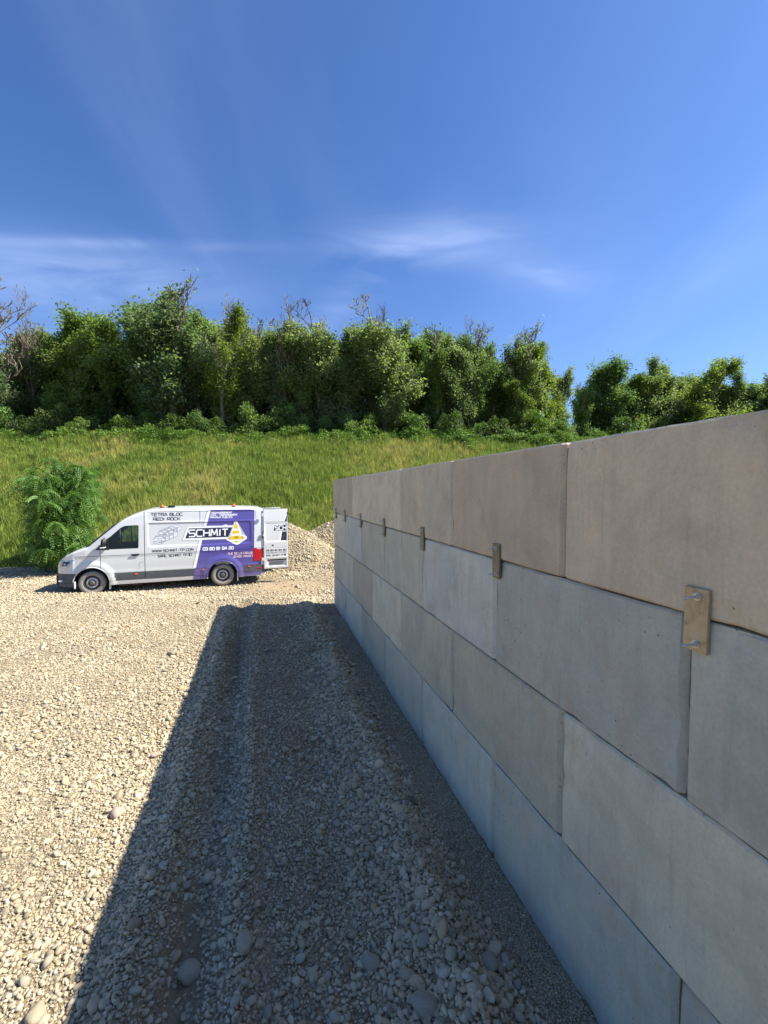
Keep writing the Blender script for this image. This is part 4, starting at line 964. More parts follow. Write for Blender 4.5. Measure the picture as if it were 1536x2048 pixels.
# rounded, wide lettering made of strokes (letters drawn in a unit box)
c_ = .2
GL = {'A': [[(0, 0), (.42, 1), (.58, 1), (1, 0)], [(.2, .32), (.8, .32)]], 'B': [[(0, 0), (0, 1), (.82, 1), (.95, .88), (.95, .64), (.82, .53), (0, .53)], [(.82, .53), (1, .42), (1, .14), (.85, 0), (0, 0)]],
      'C': [[(1, 1), (c_, 1), (0, .8), (0, .2), (c_, 0), (1, 0)]], 'D': [[(0, 0), (0, 1), (.75, 1), (1, .78), (1, .22), (.75, 0), (0, 0)]], 'E': [[(1, 1), (0, 1), (0, 0), (1, 0)], [(0, .5), (.85, .5)]],
      'F': [[(1, 1), (0, 1), (0, 0)], [(0, .5), (.85, .5)]], 'H': [[(0, 0), (0, 1)], [(1, 0), (1, 1)], [(0, .5), (1, .5)]], 'I': [[(.5, 0), (.5, 1)]], 'J': [[(.9, 1), (.9, .2), (.7, 0), (.2, 0), (0, .2)]],
      'K': [[(0, 0), (0, 1)], [(.95, 1), (.25, .5), (1, 0)], [(0, .5), (.25, .5)]], 'L': [[(0, 1), (0, 0), (1, 0)]], 'M': [[(0, 0), (.12, 1), (.5, .25), (.88, 1), (1, 0)]], 'N': [[(0, 0), (0, 1), (1, 0), (1, 1)]],
      'O': [[(c_, 0), (.8, 0), (1, .2), (1, .8), (.8, 1), (c_, 1), (0, .8), (0, .2), (c_, 0)]], 'P': [[(0, 0), (0, 1), (.85, 1), (1, .85), (1, .55), (.85, .4), (0, .4)]], 'R': [[(0, 0), (0, 1), (.85, 1), (1, .86), (1, .56), (.85, .42), (0, .42)], [(.6, .42), (1, 0)]],
      'S': [[(1, 1), (.15, 1), (0, .88), (0, .62), (.15, .5), (.85, .5), (1, .38), (1, .12), (.85, 0), (0, 0)]], 'T': [[(0, 1), (1, 1)], [(.5, 1), (.5, 0)]], 'U': [[(0, 1), (0, .2), (c_, 0), (.8, 0), (1, .2), (1, 1)]],
      'V': [[(0, 1), (.5, 0), (1, 1)]], 'W': [[(0, 1), (.22, 0), (.5, .85), (.78, 0), (1, 1)]], 'X': [[(0, 0), (1, 1)], [(0, 1), (1, 0)]], 'Y': [[(0, 1), (.5, .45), (1, 1)], [(.5, .45), (.5, 0)]], 'Z': [[(0, 1), (1, 1), (0, 0), (1, 0)]],
      '0': [[(c_, 0), (.8, 0), (1, .2), (1, .8), (.8, 1), (c_, 1), (0, .8), (0, .2), (c_, 0)]], '1': [[(.2, .8), (.55, 1), (.55, 0)]], '2': [[(0, 1), (.85, 1), (1, .88), (1, .62), (.85, .5), (.15, .5), (0, .38), (0, 0), (1, 0)]],
      '3': [[(0, 1), (.85, 1), (1, .86), (1, .64), (.85, .5), (.2, .5)], [(.85, .5), (1, .38), (1, .14), (.85, 0), (0, 0)]], '4': [[(.8, 0), (.8, 1), (0, .3), (1, .3)]], '8': [[(.15, .5), (0, .64), (0, .86), (.15, 1), (.85, 1), (1, .86), (1, .64), (.85, .5), (.15, .5), (0, .36), (0, .14), (.15, 0), (.85, 0), (1, .14), (1, .36), (.85, .5)]],
      '9': [[(1, .45), (.15, .45), (0, .6), (0, .86), (.15, 1), (.85, 1), (1, .86), (1, .14), (.85, 0), (0, 0)]], '.': [[(.4, .0), (.6, 0)]], '-': [[(.15, .45), (.85, .45)]], ' ': []}
WD = {'I': .3, '.': .3, '-': .7, ' ': .55, 'W': 1.35, 'M': 1.15, '1': .6}
def stroke_quads(pl, th):
    out = []; n = len(pl)
    for i in range(n - 1):
        a, b = Vector(pl[i]), Vector(pl[i + 1]); d = (b - a)
        if d.length < 1e-6: continue
        d.normalize(); s = Vector((-d.y, d.x)) * th / 2; e = d * th * .38
        a2 = a - e if i > 0 else a - d * th * .1; b2 = b + e if i < n - 2 else b + d * th * .1
        out.append([tuple(a2 - s), tuple(b2 - s), tuple(b2 + s), tuple(a2 + s)])
    return out
def text_polys(txt, h, width, th, slant=0):
    """quads in (u,v), u to the right from 0, v up from 0"""
    gap = .26; tot = sum(WD.get(ch, 1.0) for ch in txt) + gap * (len(txt) - 1); k = width / tot; out = []; u = 0
    for ch in txt:
        w = WD.get(ch, 1.0)
        for pl in GL[ch]:
            out += stroke_quads([((u + p[0] * w) * k + p[1] * h * slant, p[1] * h) for p in pl], th)
        u += w + gap
    return out
def side_text(name, txt, xl, xr, z, h, mat, off, th, parent, slant=0):
    return decal(name, [[(xl - u, z + v) for u, v in q][::-1] for q in text_polys(txt, h, xl - xr, th, slant)], mat, off, parent)

# purple rear panel with its white slanted stripe
def slx(z): return float(np.interp(z, [.27, .65, 1.53, 1.95, 2.47], [.90, .80, .60, .475, .33]))   # slanted front edge of the purple
zs_ = [.275, .65, 1.0, 1.3, 1.53, 1.95, 2.2, 2.47]
rear_edge = [(-1.02, 2.45), (-.985, 1.9), (-.975, 1.22), (-.975, .765), (-1.20, .76), (-1.235, .40), (-1.20, .285)]
decal('purple_foil', [[(slx(z), z) for z in zs_] + [(-.90, 2.47)] + rear_edge], M['purple'], .0035, body, holes=(0,))
decal('white_stripe', [[(slx(z) + .085, z) for z in zs_[1:]] + [(slx(z) - .002, z) for z in zs_[1:][::-1]]], M['wprint'], .0045, body)
decal('edge_line', [[(slx(z) + .105, z) for z in zs_[1:]] + [(slx(z) + .088, z) for z in zs_[1:][::-1]]], M['line'], .0045, body)
# the grey lower cladding stays visible behind the rear wheel
decal('lower_cladding', [[(-.62, .625), (-1.21, .66), (-1.235, .42), (-.62, .40)]], M['clad'], .006, body)
for x, z0, z1 in ((2.235, .40, 2.43), (3.405, .66, 1.31)): decal('panel_gap', [[(x - .0065, z0), (x + .0065, z0), (x + .0065, z1), (x - .0065, z1)]], M['seal'], .002, body)
decal('panel_gap', [[(.66 - .004, 2.10), (.66 + .004, 2.10), (.66 + .004, 2.43), (.66 - .004, 2.43)]], M['print_and_shade'], .002, body)
decal('crease_shade', [[(.62, 1.139), (3.95, 1.139), (3.95, 1.153), (.62, 1.153)]], M['print_and_shade'], .002, body)  # grey strip paints the shade along the pressed crease
decal('gutter_shade', [[(.42, 2.431), (2.25, 2.431), (2.25, 2.443), (.42, 2.443)]], M['print_and_shade'], .002, body)  # shade of the gutter groove, laid on as grey
decal('panel_edge_shade', [[(.52, 2.086), (2.13, 2.086), (2.13, 2.100), (.52, 2.100)]], M['print_and_shade'], .002, body)  # shaded upper edge of the recessed panel, painted in grey
# name plate and cone
decal('logo_outline', [[(1.20, 1.515), (1.03, 1.965), (-.05, 1.965), (-.12, 2.0), (-.2, 1.965), (-.36, 1.965), (-.36, 1.515)]], M['line'], .0056, body)
decal('logo_border', [[(1.18, 1.525), (1.02, 1.955), (-.04, 1.955), (-.07, 1.985), (-.13, 1.985), (-.16, 1.955), (-.36, 1.955), (-.36, 1.525)]], M['wprint'], .0066, body)
decal('logo_bar', [[(1.09, 1.585), (.98, 1.895), (-.34, 1.895), (-.26, 1.585)]], M['navy'], .0086, body)
def arcp(cx, cz, w, h, a0, a1, n=8): return [(cx + w * math.cos(t), cz + h * math.sin(t)) for t in np.linspace(a0, a1, n)]
side_text('logo_lettering', 'SCHMIT', .985, -.17, 1.635, .205, M['wprint'], .0106, .042, body, .04)
decal('logo_dot', [arcp(-.095, 1.935, .03, .03, 0, 6.1, 10)], M['blockfill'], .0108, body)
cone_o = [(-.375, 2.065), (-.395, 2.085), (-.455, 2.085), (-.475, 2.065), (-.62, 1.63), (-.735, 1.60), (-.765, 1.57), (-.765, 1.52), (-.74, 1.49), (-.47, 1.325), (-.42, 1.325), (-.14, 1.48), (-.115, 1.51), (-.12, 1.565), (-.245, 1.60)]
decal('cone_outline', [cone_o], M['wprint'], .0126, body)
decal('cone_base', [[(-.17, 1.535), (-.43, 1.37), (-.71, 1.545), (-.60, 1.60), (-.28, 1.60)]], M['yellow2'], .0146, body)
def cw(z): return .018 + (2.04 - z) * .285      # half width of the cone
def cseg(z0, z1): return [(-.425 + cw(z0), z0), (-.425 + cw(z1), z1), (-.425 - cw(z1), z1), (-.425 - cw(z0), z0)] if z1 - z0 < .3 else None
decal('cone_stripe', [[(-.425 + cw(1.48), 1.50)] + arcp(-.425, 1.485, -cw(1.48), -.05, math.pi, 0, 8)[::1][1:-1] + [(-.425 - cw(1.48), 1.50), (-.425 - cw(2.04), 2.04), (-.425 + cw(2.04), 2.04)]], M['wprint'], .0164, body)
decal('cone_segment', [cseg(1.85, 2.035)], M['yellow'], .0182, body)
decal('cone_segment', [cseg(1.685, 1.785)], M['yellow'], .0182, body)
decal('cone_segment', [cseg(1.49, 1.62)], M['yellow'], .0182, body)
side_text('cone_lettering', 'TP', -.375, -.475, 1.53, .05, M['print'], .0198, .014, body)
# lettering
side_text('lettering', 'TETRA BLOC', 2.05, 1.16, 2.305, .085, M['print'], .005, .020, body)
side_text('lettering', 'REDI ROCK', 1.985, 1.23, 2.165, .085, M['print'], .005, .020, body)
side_text('lettering', 'WWW.SCHMIT-TP.COM', 2.03, .86, 1.195, .075, M['print'], .005, .015, body)
side_text('lettering', 'SARL SCHMIT TP', 1.87, 1.05, 1.035, .072, M['print'], .005, .015, body)
decal('social_badge', [[(1.005, 1.03), (1.005, 1.12), (.91, 1.12), (.91, 1.03)]], M['navy'], .005, body)
decal('social_letter', [[(.955, 1.03), (.955, 1.075), (.97, 1.075), (.97, 1.087), (.955, 1.087), (.952, 1.105), (.925, 1.11), (.925, 1.098), (.937, 1.095), (.937, 1.087), (.925, 1.087), (.925, 1.075), (.937, 1.075), (.937, 1.03)]], M['wprint'], .007, body)
side_text('phone_number', '03 80 81 84 20', .58, -.335, 1.185, .085, M['wprint'], .0055, .026, body)
side_text('lettering', 'ASSAINISSEMENT', .32, -.32, 2.352, .050, M['wprint'], .0055, .0135, body)
side_text('lettering', 'V.R.D - TERRASSEMENT', .345, -.48, 2.278, .050, M['wprint'], .0055, .0135, body)
side_text('lettering', 'TRAVAUX PUBLICS', .37, -.32, 2.205, .050, M['wprint'], .0055, .0135, body)
side_text('lettering', 'RUE DE LA CREUSE', -.17, -.955, 1.005, .062, simple('pink_print', (.80, .55, .55), .5), .0055, .014, body)
side_text('lettering', '21400 VANVEY', -.34, -.955, .905, .062, simple('pink_print', (.80, .55, .55), .5), .0055, .014, body)
# line drawing of stacked blocks
def blk(x, z, w, h, dx, dz):   # front face lower left corner x,z (x falls to the right), depth vector to the upper right
    f = [(x, z), (x - w, z - h * .35), (x - w, z - h * .35 + h), (x, z + h)]; t = [(x, z + h), (x - w, z - h * .35 + h), (x - w - dx, z - h * .35 + h + dz), (x - dx, z + h + dz)]; s = [(x - w, z - h * .35), (x - w - dx, z - h * .35 + dz), (x - w - dx, z - h * .35 + h + dz), (x - w, z - h * .35 + h)]
    return [f, t, s]
fills, lines = [], []
def add_blk(*a):
    for q in blk(*a):
        fills.append(q); 
        for i in range(4):
            lines.extend(stroke_quads([q[i], q[(i + 1) % 4]], .008))
for k in range(4): add_blk(1.97 - k * .115, 1.515 + k * .052, .20, .12, .105, .048)
for k in range(4): add_blk(1.83 - k * .115, 1.715 + k * .048, .17, .115, .105, .045)
add_blk(1.97, 1.46, .20, .055, .06, .03)
for cx, cz in ((1.90, 1.68), (1.80, 1.72), (1.76, 1.85), (1.65, 1.90), (1.54, 1.945)): lines += [q for q in stroke_quads(arcp(cx, cz, .035, .018, 0, 6.28, 9), .009)]
rl = random.Random(6)
for _ in range(42):
    t = rl.random(); cx = 1.72 - t * .42; cz = 1.55 + t * .26 + rl.uniform(-.02, .22); a = rl.uniform(0, 3.1); ln = rl.uniform(.02, .05)
    lines += stroke_quads([(cx, cz), (cx - math.cos(a) * ln, cz + math.sin(a) * ln), (cx - math.cos(a) * ln - .02, cz + math.sin(a) * ln - .02)], .009)
decal('block_drawing', fills, M['blockfill'], .005, body)
decal('drawing_lines', lines, M['print_and_shade'], .007, body)

# ---- fixed parts
def on_side(x, z, o=0): return Vector((x, ysurf(x, z) + o, z))
decal('fuel_flap', [[(2.40, .70), (2.40, .88), (2.37, .905), (2.255, .945), (2.255, .93), (2.36, .892), (2.385, .87), (2.385, .70)]], M['line'], .003, body)
for x, z in ((2.47, .555), (.58, .575), (-.83, .585)):
    bm = bmesh.new(); p = on_side(x, z); box_bm(bm, (x - .035, p.y - .004, z - .022), (x + .035, p.y + .014, z + .022), 0, .004); bm_obj('side_marker', bm, M['orange'], van)
p = on_side(2.49, 1.145)
h_ = box('door_handle', (2.375, p.y + .022, 1.135), (2.60, p.y + .046, 1.170), M['black'], van, .008); decal('handle_bowl', [arcp(2.49, 1.135, .10, .035, 0, 6.1, 14)], M['black'], .004, body)
decal('lock_dot', [arcp(-.915, 1.235, .028, .028, 0, 6.1, 12)], M['navy'], .007, body)
# sills
box('sill', (.50, .86, .265), (3.15, .985, .345), M['white'], van, .015); box('sill', (.50, -.985, .265), (3.15, -.86, .345), M['white'], van, .015)
box('step', (2.35, .80, .215), (2.95, .965, .24), simple('step_red_brown', (.12, .05, .04), .7), van, .006)
# glazing
def sheet(name, P, mat, parent, t=.004):
    P = [Vector(p) for p in P]; n = (P[1] - P[0]).cross(P[2] - P[0]).normalized() * t; k = len(P)
    return mesh_obj(name, P + [p + n for p in P], [tuple(range(k))[::-1], tuple(range(k, 2 * k))] + [(i, (i + 1) % k, k + (i + 1) % k, k + i) for i in range(k)], mat, parent)
win = [(3.19, 1.345), (3.19, 1.655), (2.87, 1.955), (2.78, 2.005), (2.68, 2.02), (2.40, 2.03), (2.40, 1.36), (2.42, 1.345)]
for sg in (1, -1):
    fy = lambda x, z: sg * (hw(x) * tum(z) - .018)
    g = sheet('side_window', [(x, fy(x, z), z) for x, z in win], M['glass'], van)
    q = [(3.535, 1.328), (3.165, 1.328), (3.165, 1.70)]; tri = sheet('quarter_panel', [(x, sg * (hw(x) * tum(z) + .002), z) for x, z in q], M['black'], van)
    bar = tube('window_divider', [(2.885, fy(2.885, 1.34), 1.34), (2.885, fy(2.885, 1.95), 1.95)], .016, M['black'], g, 6)
    rim_ = [(x, fy(x, z) + sg * .004, z) for x, z in win]; V, F = [], []; tube_vf(rim_ + [rim_[0]], .013, 5, V, F); mesh_obj('window_seal', V, F, M['seal'], g)
ws_n = Vector((.63, 0, .71)).normalized()
wsP = [Vector((3.71, .90, 1.455)), Vector((3.71, -.90, 1.455)), Vector((3.01, -.80, 2.075)), Vector((3.01, .80, 2.075))]
sheet('windscreen', [p + ws_n * .006 for p in wsP], M['glass'], van)
for sg in (1, -1): V, F = [], []; tube_vf([Vector((3.72, .925 * sg, 1.452)), Vector((3.36, .875 * sg, 1.770)), Vector((3.01, .825 * sg, 2.082))], .019, 6, V, F); mesh_obj('windscreen_trim', V, F, M['seal'], van)
box('scuttle', (3.62, -.86, 1.425), (3.80, .86, 1.447), M['black'], van, .008)
V, F = [], []
for y0 in (.1, -.65): tube_vf([(3.73, y0, 1.46), (3.60, y0 + .3, 1.575), (3.52, y0 + .55, 1.65)], .011, 5, V, F)
mesh_obj('wiper', V[:len(V) // 2], F[:len(F) // 2], M['black'], van); w2 = [tuple(v) for v in V[len(V) // 2:]]; tube('wiper', [(3.73, -.65, 1.46), (3.60, -.35, 1.575), (3.52, -.1, 1.65)], .011, M['black'], van, 5)
# cabin
for y in (.45, -.45):
    s = box('seat', (2.45, y - .25, .95), (2.98, y + .25, 1.12), M['inner'], van, .05)
    bm = bmesh.new(); box_bm(bm, (2.36, y - .24, 1.05), (2.50, y + .24, 1.66), 0, .05); box_bm(bm, (2.36, y - .13, 1.70), (2.46, y + .13, 1.90), 0, .04); bm_obj('seat_back', bm, M['inner'], s)
box('dashboard', (3.22, -.88, 1.0), (3.62, .88, 1.30), M['inner'], van, .06)
V, F = [], []; ring = [Vector((3.10 + .09 * math.sin(t), .45 + .19 * math.cos(t), 1.36 + .17 * math.sin(t))) for t in np.linspace(0, 6.283, 25)]; tube_vf(ring, .014, 6, V, F, False)
sw = mesh_obj('steering_wheel', V, F, M['black'], van, True); box('hub', (3.08, .38, 1.31), (3.13, .52, 1.41), M['black'], sw, .01)
# mirrors
for sg in (1, -1):
    bm = bmesh.new(); y = sg * 1.20; box_bm(bm, (3.22, min(sg * 1.04, sg * 1.27), 1.40), (3.34, max(sg * 1.04, sg * 1.27), 1.70), 0, .045)
    for v in bm.verts: v.co.x -= (v.co.z - 1.55) * .12
    mi = bm_obj('mirror', bm, M['black'], van, True); box('mirror_arm', (3.22, min(sg * .98, sg * 1.1), 1.36), (3.32, max(sg * .98, sg * 1.1), 1.42), M['black'], mi, .015)
    box('indicator', (3.235, min(sg * 1.275, sg * 1.08), 1.405), (3.355, max(sg * 1.275, sg * 1.08), 1.432), M['wprint'], mi, .006)
# front
def hl_poly(): return [(4.40, 1.055), (4.06, 1.075), (4.12, .98), (4.20, .88), (4.27, .845), (4.46, .83)]
for sg in (1, -1):
    V = []; n = 6
    for o_ in (-.02, .016):
        for x, z in hl_poly(): V.append((x + (.01 if o_ > 0 else 0), sg * (hw(x) * tum(z) + o_), z))
    F = [tuple(range(n)), tuple(range(n, 2 * n))[::-1]] + [(i, (i + 1) % n, n + (i + 1) % n, n + i) for i in range(n)]
    hl = mesh_obj('headlight', V, F, M['chrome'], van); bm = bmesh.new(); bm.from_mesh(hl.data); bmesh.ops.recalc_face_normals(bm, faces=bm.faces); bm.to_mesh(hl.data); bm.free()
    V = [(x, sg * (hw(x) * tum(z) + .0195 + (.003 if x > 4.3 else 0)), z) for x, z in ((4.36, 1.01), (4.20, 1.02), (4.18, .965), (4.24, .95), (4.27, .90), (4.40, .89))]
    mesh_obj('lamp_unit', V, [tuple(range(6))], M['navy'], hl)
    V = [(x, sg * (hw(x) * tum(z) + .0225), z) for x, z in ((4.42, .868), (4.27, .868), (4.28, .850), (4.44, .842))]
    mesh_obj('light_strip', V, [(0, 1, 2, 3)], M['wprint'], hl)
    box('fog_light', (4.40, min(sg * .78, sg * .86), .42), (4.50, max(sg * .78, sg * .86), .47), M['wprint'], van, .01)
bm = bmesh.new()
for i in range(4): box_bm(bm, (4.585, -.45, .78 - i * .11), (4.645, .45, .84 - i * .11), 0, .012)
bm_obj('grille', bm, M['black'], van); box('bumper', (4.35, -.62, .24), (4.625, .62, .62), M['black'], van, .05)
for sg in (1, -1):
    for i in range(2):
        z = .575 - i * .07; V, F = [], []; tube_vf([(x, sg * (hw(x) * tum(z) + .004), z) for x in (4.28, 4.36, 4.44, 4.50)], .011, 4, V, F); mesh_obj('bumper_slat', V, F, M['clad'], van)
# roof fittings
for x in (1.76, -.38):
    b = lathe('beacon', [(.0, 2.66), (.035, 2.655), (.05, 2.63), (.055, 2.59), (.055, 2.575)], M['orange'], van, 16, 'Z', (x, .62, -.02 if x > 0 else -.015)); lathe('beacon_base', [(.065, 2.575), (.065, 2.54), (0, 2.53)], M['black'], b, 16, 'Z', (x, .62, -.005))
box('roof_vent', (1.40, .42, 2.55), (1.60, .70, 2.615), M['black'], van, .02)
# rear end
for sg in (1, -1):
    bm = bmesh.new(); V = []
    prof_ = [(-.965, 1.195), (-1.19, 1.195), (-1.285, 1.175), (-1.285, .79), (-1.19, .765), (-.965, .765)]
    for o_ in (-.05, .008):
        for x, z in prof_: V.append((x, sg * (hw(max(x, -1.29)) * tum(z) + (o_ if o_ < 0 else .005)), z))
    n = 6; F = [tuple(range(n)), tuple(range(n, 2 * n))[::-1]] + [(i, (i + 1) % n, n + (i + 1) % n, n + i) for i in range(n)]
    t_ = mesh_obj('tail_light', V, F, M['red'], van); bm = bmesh.new(); bm.from_mesh(t_.data); bmesh.ops.recalc_face_normals(bm, faces=bm.faces); bm.to_mesh(t_.data); bm.free()
    box('reflector', (-1.25, min(sg * .99, sg * 1.005), .50), (-1.03, max(sg * .99, sg * 1.005), .535), M['red'], van, .003)
box('rear_bumper', (-1.36, -.98, .33), (-1.22, .98, .56), M['clad'], van, .03); box('rear_step', (-1.48, -.55, .33), (-1.35, .55, .37), M['black'], van, .01)
tb = tube('tow_bar', [(-1.2, 0, .34), (-1.45, 0, .30), (-1.50, 0, .40)], .03, M['black'], van, 8)
bm = bmesh.new(); box_bm(bm, (-1.3, -.6, .22), (-.9, .6, .32)); box_bm(bm, (-1.0, -.5, .20), (2.0, .5, .30)); box_bm(bm, (.5, -.75, .20), (1.2, -.4, .45)); bm_obj('underframe', bm, M['black'], van)
tube('axle', [(0, -.75, .36), (0, .75, .36)], .05, M['black'], van, 8)
# wheels
def wheel(x, sg, front):
    w = empty('wheel', (x, sg * .985, .352), 0, van); s = sg
    def LT(nm, pr, mat, par): return lathe(nm, [(r, h * s) for r, h in pr], mat, par, 48)
    LT('tyre', [(.215, -.03), (.24, -.008), (.29, .002), (.325, -.012), (.345, -.035), (.352, -.06), (.352, -.19), (.335, -.225), (.24, -.235), (.215, -.20)], M['tyre'], w)
    rim = LT('rim', [(.215, -.03), (.213, -.018), (.205, -.022), (.195, -.06), (.185, -.085), (.15, -.075), (.10, -.05), (.06, -.045), (0, -.045)], M['rim'], w)
    rg2 = LT('rim_ring', [(.150, -.052), (.142, -.044), (.115, -.038), (.108, -.045)], M['silver'], w)
    V, F = [], []
    for k in range(18):
        a = k * 6.2832 / 18; d = Vector((math.cos(a), 0, math.sin(a))); t_ = Vector((-math.sin(a), 0, math.cos(a))) * .012; b = len(V)
        V += [d * .148 - t_ + Vector((0, -.050 * s, 0)), d * .148 + t_ + Vector((0, -.050 * s, 0)), d * .168 + t_ * .7 + Vector((0, -.058 * s, 0)), d * .168 - t_ * .7 + Vector((0, -.058 * s, 0))]; F.append((b, b + 1, b + 2, b + 3))
    mesh_obj('rim_teeth', V, F, M['silver'], w)
    hub_ = LT('hub_cap', [(.105, -.052), (.10, -.030), (.06, -.018), (.055, -.005), (.035, -.002), (0, -.002)], M['hub'], w)
    return w
for x in (0, 3.64):
    for sg in (1, -1): wheel(x, sg, x > 1)
# wheel arch rims, liners and mud flaps
for ax in (0, 3.64):
    for sg in (1, -1):
        P_ = [Vector((ax + .462 * math.cos(t), sg * (hw(ax) * 1.0 + .022), .36 + .462 * math.sin(t))) for t in np.linspace(.10 if ax else -.05, math.pi - .12, 30)]
        V, F = [], []; tube_vf(P_, .014, 6, V, F); mesh_obj('arch_lip', V, F, M['white'] if (ax > 0) else M['purple'], van, True)
        box('mud_flap', (ax - .475, min(sg * .80, sg * .99), .14), (ax - .445, max(sg * .80, sg * .99), .42), M['wprint'] if sg > 0 else M['black'], van, .006)
    if ax: box('arch_trim', (ax + .42, .84, .21), (ax + .45, .99, .42), M['blockfill'], van, .008)

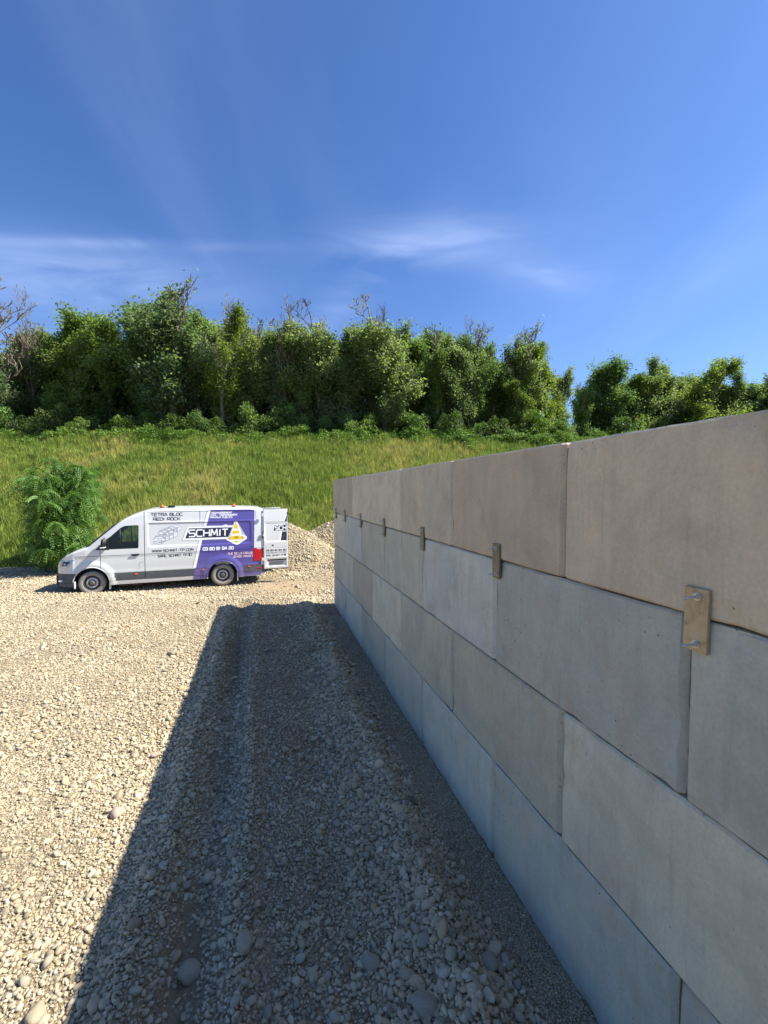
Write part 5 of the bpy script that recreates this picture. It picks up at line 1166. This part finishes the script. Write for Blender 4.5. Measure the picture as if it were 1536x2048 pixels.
# ---- rear doors, opened to stand in line with the sides
def rear_door(sg, ang):
    d = empty('rear_door', (-1.30, sg * .985, 0), 0, van); d.rotation_euler = (0, 0, ang)
    # local: u runs from the hinge to the free edge along -x, outside is +y*sg
    W_ = .80; z0, z1 = .47, 2.47
    def surf(x, z):
        u = -x; y = .03 - .0 + (-.085 * max(0, (z - 1.30) / 1.17) ** 1.6)
        y -= .016 * rr_box(u, z, .045, .765, 1.385, 2.005, .05, .02) + .012 * max(0, 1 - abs(z - 2.025) / .018) + .010 * max(0, 1 - abs(z - 1.16) / .016)
        y -= .030 * rr_box(u, z, .10, .74, .55, .78, .02, .02) - .010 * max(0, 1 - abs(z - .84) / .03)
        return y
    us = sorted(set(np.round(np.linspace(0, W_, 17), 4).tolist() + [.037, .053, .757, .773, .092, .108, .732, .748, .012, W_ - .012])); zs = sorted(set(np.round(np.linspace(z0, z1, 41), 4).tolist() + [.54, .56, .77, .79, .83, .85, 1.377, 1.393, 1.997, 2.007, 2.025, 2.043, 1.145, 1.16, 1.175, z0 + .015, z1 - .015]))
    V, F = [], []; nu, nz = len(us), len(zs)
    for side in (0, 1):
        for u in us:
            for z in zs:
                top_cut = .10 * max(0, (z - 2.25) / .22) ** 2
                uu = min(max(u, 0), W_ ) ; e = .012 if (u in (0, W_) or z in (z0, z1)) else 0
                y = surf(-uu, z) - e if side == 0 else surf(-uu, z) * .5 - .075 + (-.085 * max(0, (z - 1.30) / 1.17) ** 1.6) * .5 + e
                V.append((-uu, sg * y, z - (.02 * (1 - u / W_) if z == z1 else 0)))
    I = lambda s, i, j: s * nu * nz + i * nz + j
    for i in range(nu - 1):
        for j in range(nz - 1): F.append((I(0, i, j), I(0, i + 1, j), I(0, i + 1, j + 1), I(0, i, j + 1))); F.append((I(1, i, j), I(1, i, j + 1), I(1, i + 1, j + 1), I(1, i + 1, j)))
    for i in range(nu - 1):
        for j in (0, nz - 1): F.append((I(0, i, j), I(1, i, j), I(1, i + 1, j), I(0, i + 1, j)))
    for j in range(nz - 1):
        for i in (0, nu - 1): F.append((I(0, i, j), I(0, i, j + 1), I(1, i, j + 1), I(1, i, j)))
    pn = mesh_obj('door_panel', V, F, M['white'], d); bm = bmesh.new(); bm.from_mesh(pn.data); bmesh.ops.recalc_face_normals(bm, faces=bm.faces)
    for f in bm.faces: f.smooth = True
    for e in bm.edges:
        if len(e.link_faces) == 2 and e.calc_face_angle(0) > R(30): e.smooth = False
    bm.to_mesh(pn.data); bm.free()
    box('door_seal', (-W_ - .018, min(sg * -.10, sg * -.03), z0 + .01), (-W_ - .001, max(sg * -.10, sg * -.03), z1 - .1), M['seal'], d, .003)
    box('door_seal', (-W_ - .012, min(sg * -.09, sg * .02), z0 - .022), (.0, max(sg * -.09, sg * .02), z0 - .001), M['seal'], d, .003)
    for hz in (2.28, 1.62, .80): box('hinge', (-.02, min(0, sg * .045), hz - .05), (.075, max(0, sg * .045), hz + .05), M['white'], d, .01)
    V, F = [], []; tube_vf([(.03, sg * .02, 1.72), (.02, sg * .05, 1.66), (.05, sg * .03, 1.58), (.04, sg * .0, 1.5)], .016, 6, V, F); mesh_obj('door_strap', V, F, M['black'], d)
    box('door_handle', (-.52, min(-sg * .10, -sg * .075) - .02, 1.5), (-.44, max(-sg * .10, -sg * .075), 1.62), M['black'], d, .01)
    if sg < 0: return d
    def DT(name, polys, mat, off): return decal(name, polys, mat, off, d, surf=surf, cuts=False)
    def dt(name, txt, u0, u1, z, h, mat, th, off=.005, sl=0): return DT(name, [[(-(u0 + u), z + v) for u, v in q][::-1] for q in text_polys(txt, h, u1 - u0, th, sl)], mat, off)
    X = lambda L_: [(-u, z) for u, z in L_]
    # print in the window recess (flat there): white slash, dark picture, name plate running off the edge
    DT('white_slash', [X([(.685, 1.995), (.750, 1.995), (.66, 1.93), (.655, 1.93)]), X([(.545, 1.72), (.64, 1.72), (.585, 1.40), (.52, 1.40)])], M['wprint'], .004)
    DT('white_slash', [X([(.655, 2.05), (.73, 2.22), (.76, 2.22), (.70, 2.05)])], M['wprint'], .004)
    DT('dark_picture', [X([(.615, 1.72), (.750, 1.72), (.750, 1.41), (.56, 1.41)]), X([(.70, 1.995), (.750, 1.995), (.750, 1.97), (.675, 1.965)])], M['navy'], .005)
    DT('dark_wedge', [X([(.70, 2.05), (.765, 2.23), (.785, 2.23), (.785, 2.05)])], M['navy'], .005)
    DT('picture_arc', [q for q in [X([(a, b) for a, b in quad]) for quad in stroke_quads([(.64, 1.44), (.64, 1.52), (.67, 1.58), (.72, 1.605), (.76, 1.60)], .028)]], M['print'], .007)
    DT('logo_border', [X([(.285, 1.705), (.345, 1.965), (.750, 1.965), (.750, 1.705)])], M['wprint'], .0075)
    DT('logo_bar', [X([(.325, 1.735), (.37, 1.935), (.750, 1.935), (.750, 1.735)])], M['navy'], .0095)
    dt('logo_lettering', 'SCH', .385, .742, 1.765, .135, M['wprint'], .030, .0115, .03)
    DT('door_lock', [X([(.29 + .032 * math.cos(t), 1.255 + .032 * math.sin(t)) for t in np.linspace(0, 6.1, 14)])], M['navy'], .004)
    dt('phone_number', '03 80 81 84 20', .07, .74, 1.065, .048, M['print'], .013); dt('lettering', 'WWW.SCHMIT-TP.COM', .07, .74, .99, .038, M['print_and_shade'], .009); dt('lettering', 'SARL SCHMIT TP', .07, .64, .89, .046, M['print'], .010)
    DT('social_badge', [X([(.67, .885), (.73, .885), (.73, .945), (.67, .945)])], M['navy'], .004)
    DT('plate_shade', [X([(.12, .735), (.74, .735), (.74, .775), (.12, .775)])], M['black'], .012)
    b_ = box('licence_plate', (-.655, surf(-.4, .65) + .002, .595), (-.185, surf(-.4, .65) + .010, .705), simple('plate_face', (.13, .135, .15), .4), d, .002)
    for u0, u1 in ((.19, .225), (.615, .65)): DT('plate_band', [X([(u0, .60), (u1, .60), (u1, .70), (u0, .70)])], simple('plate_blue', (.01, .02, .10), .4), .0145)
    dt('plate_lettering', 'HJ 439 BZ', .24, .60, .618, .064, M['wprint'], .015, .0145)
    return d
rear_door(1, R(2)); rear_door(-1, R(-3))
dirv = Vector((-.934, -.357)); van.location = (-5.23 - .357 * 1.0, 14.30 + .934 * 1.0, -.2)
van.rotation_euler = (0, 0, math.atan2(-.357, -.934))
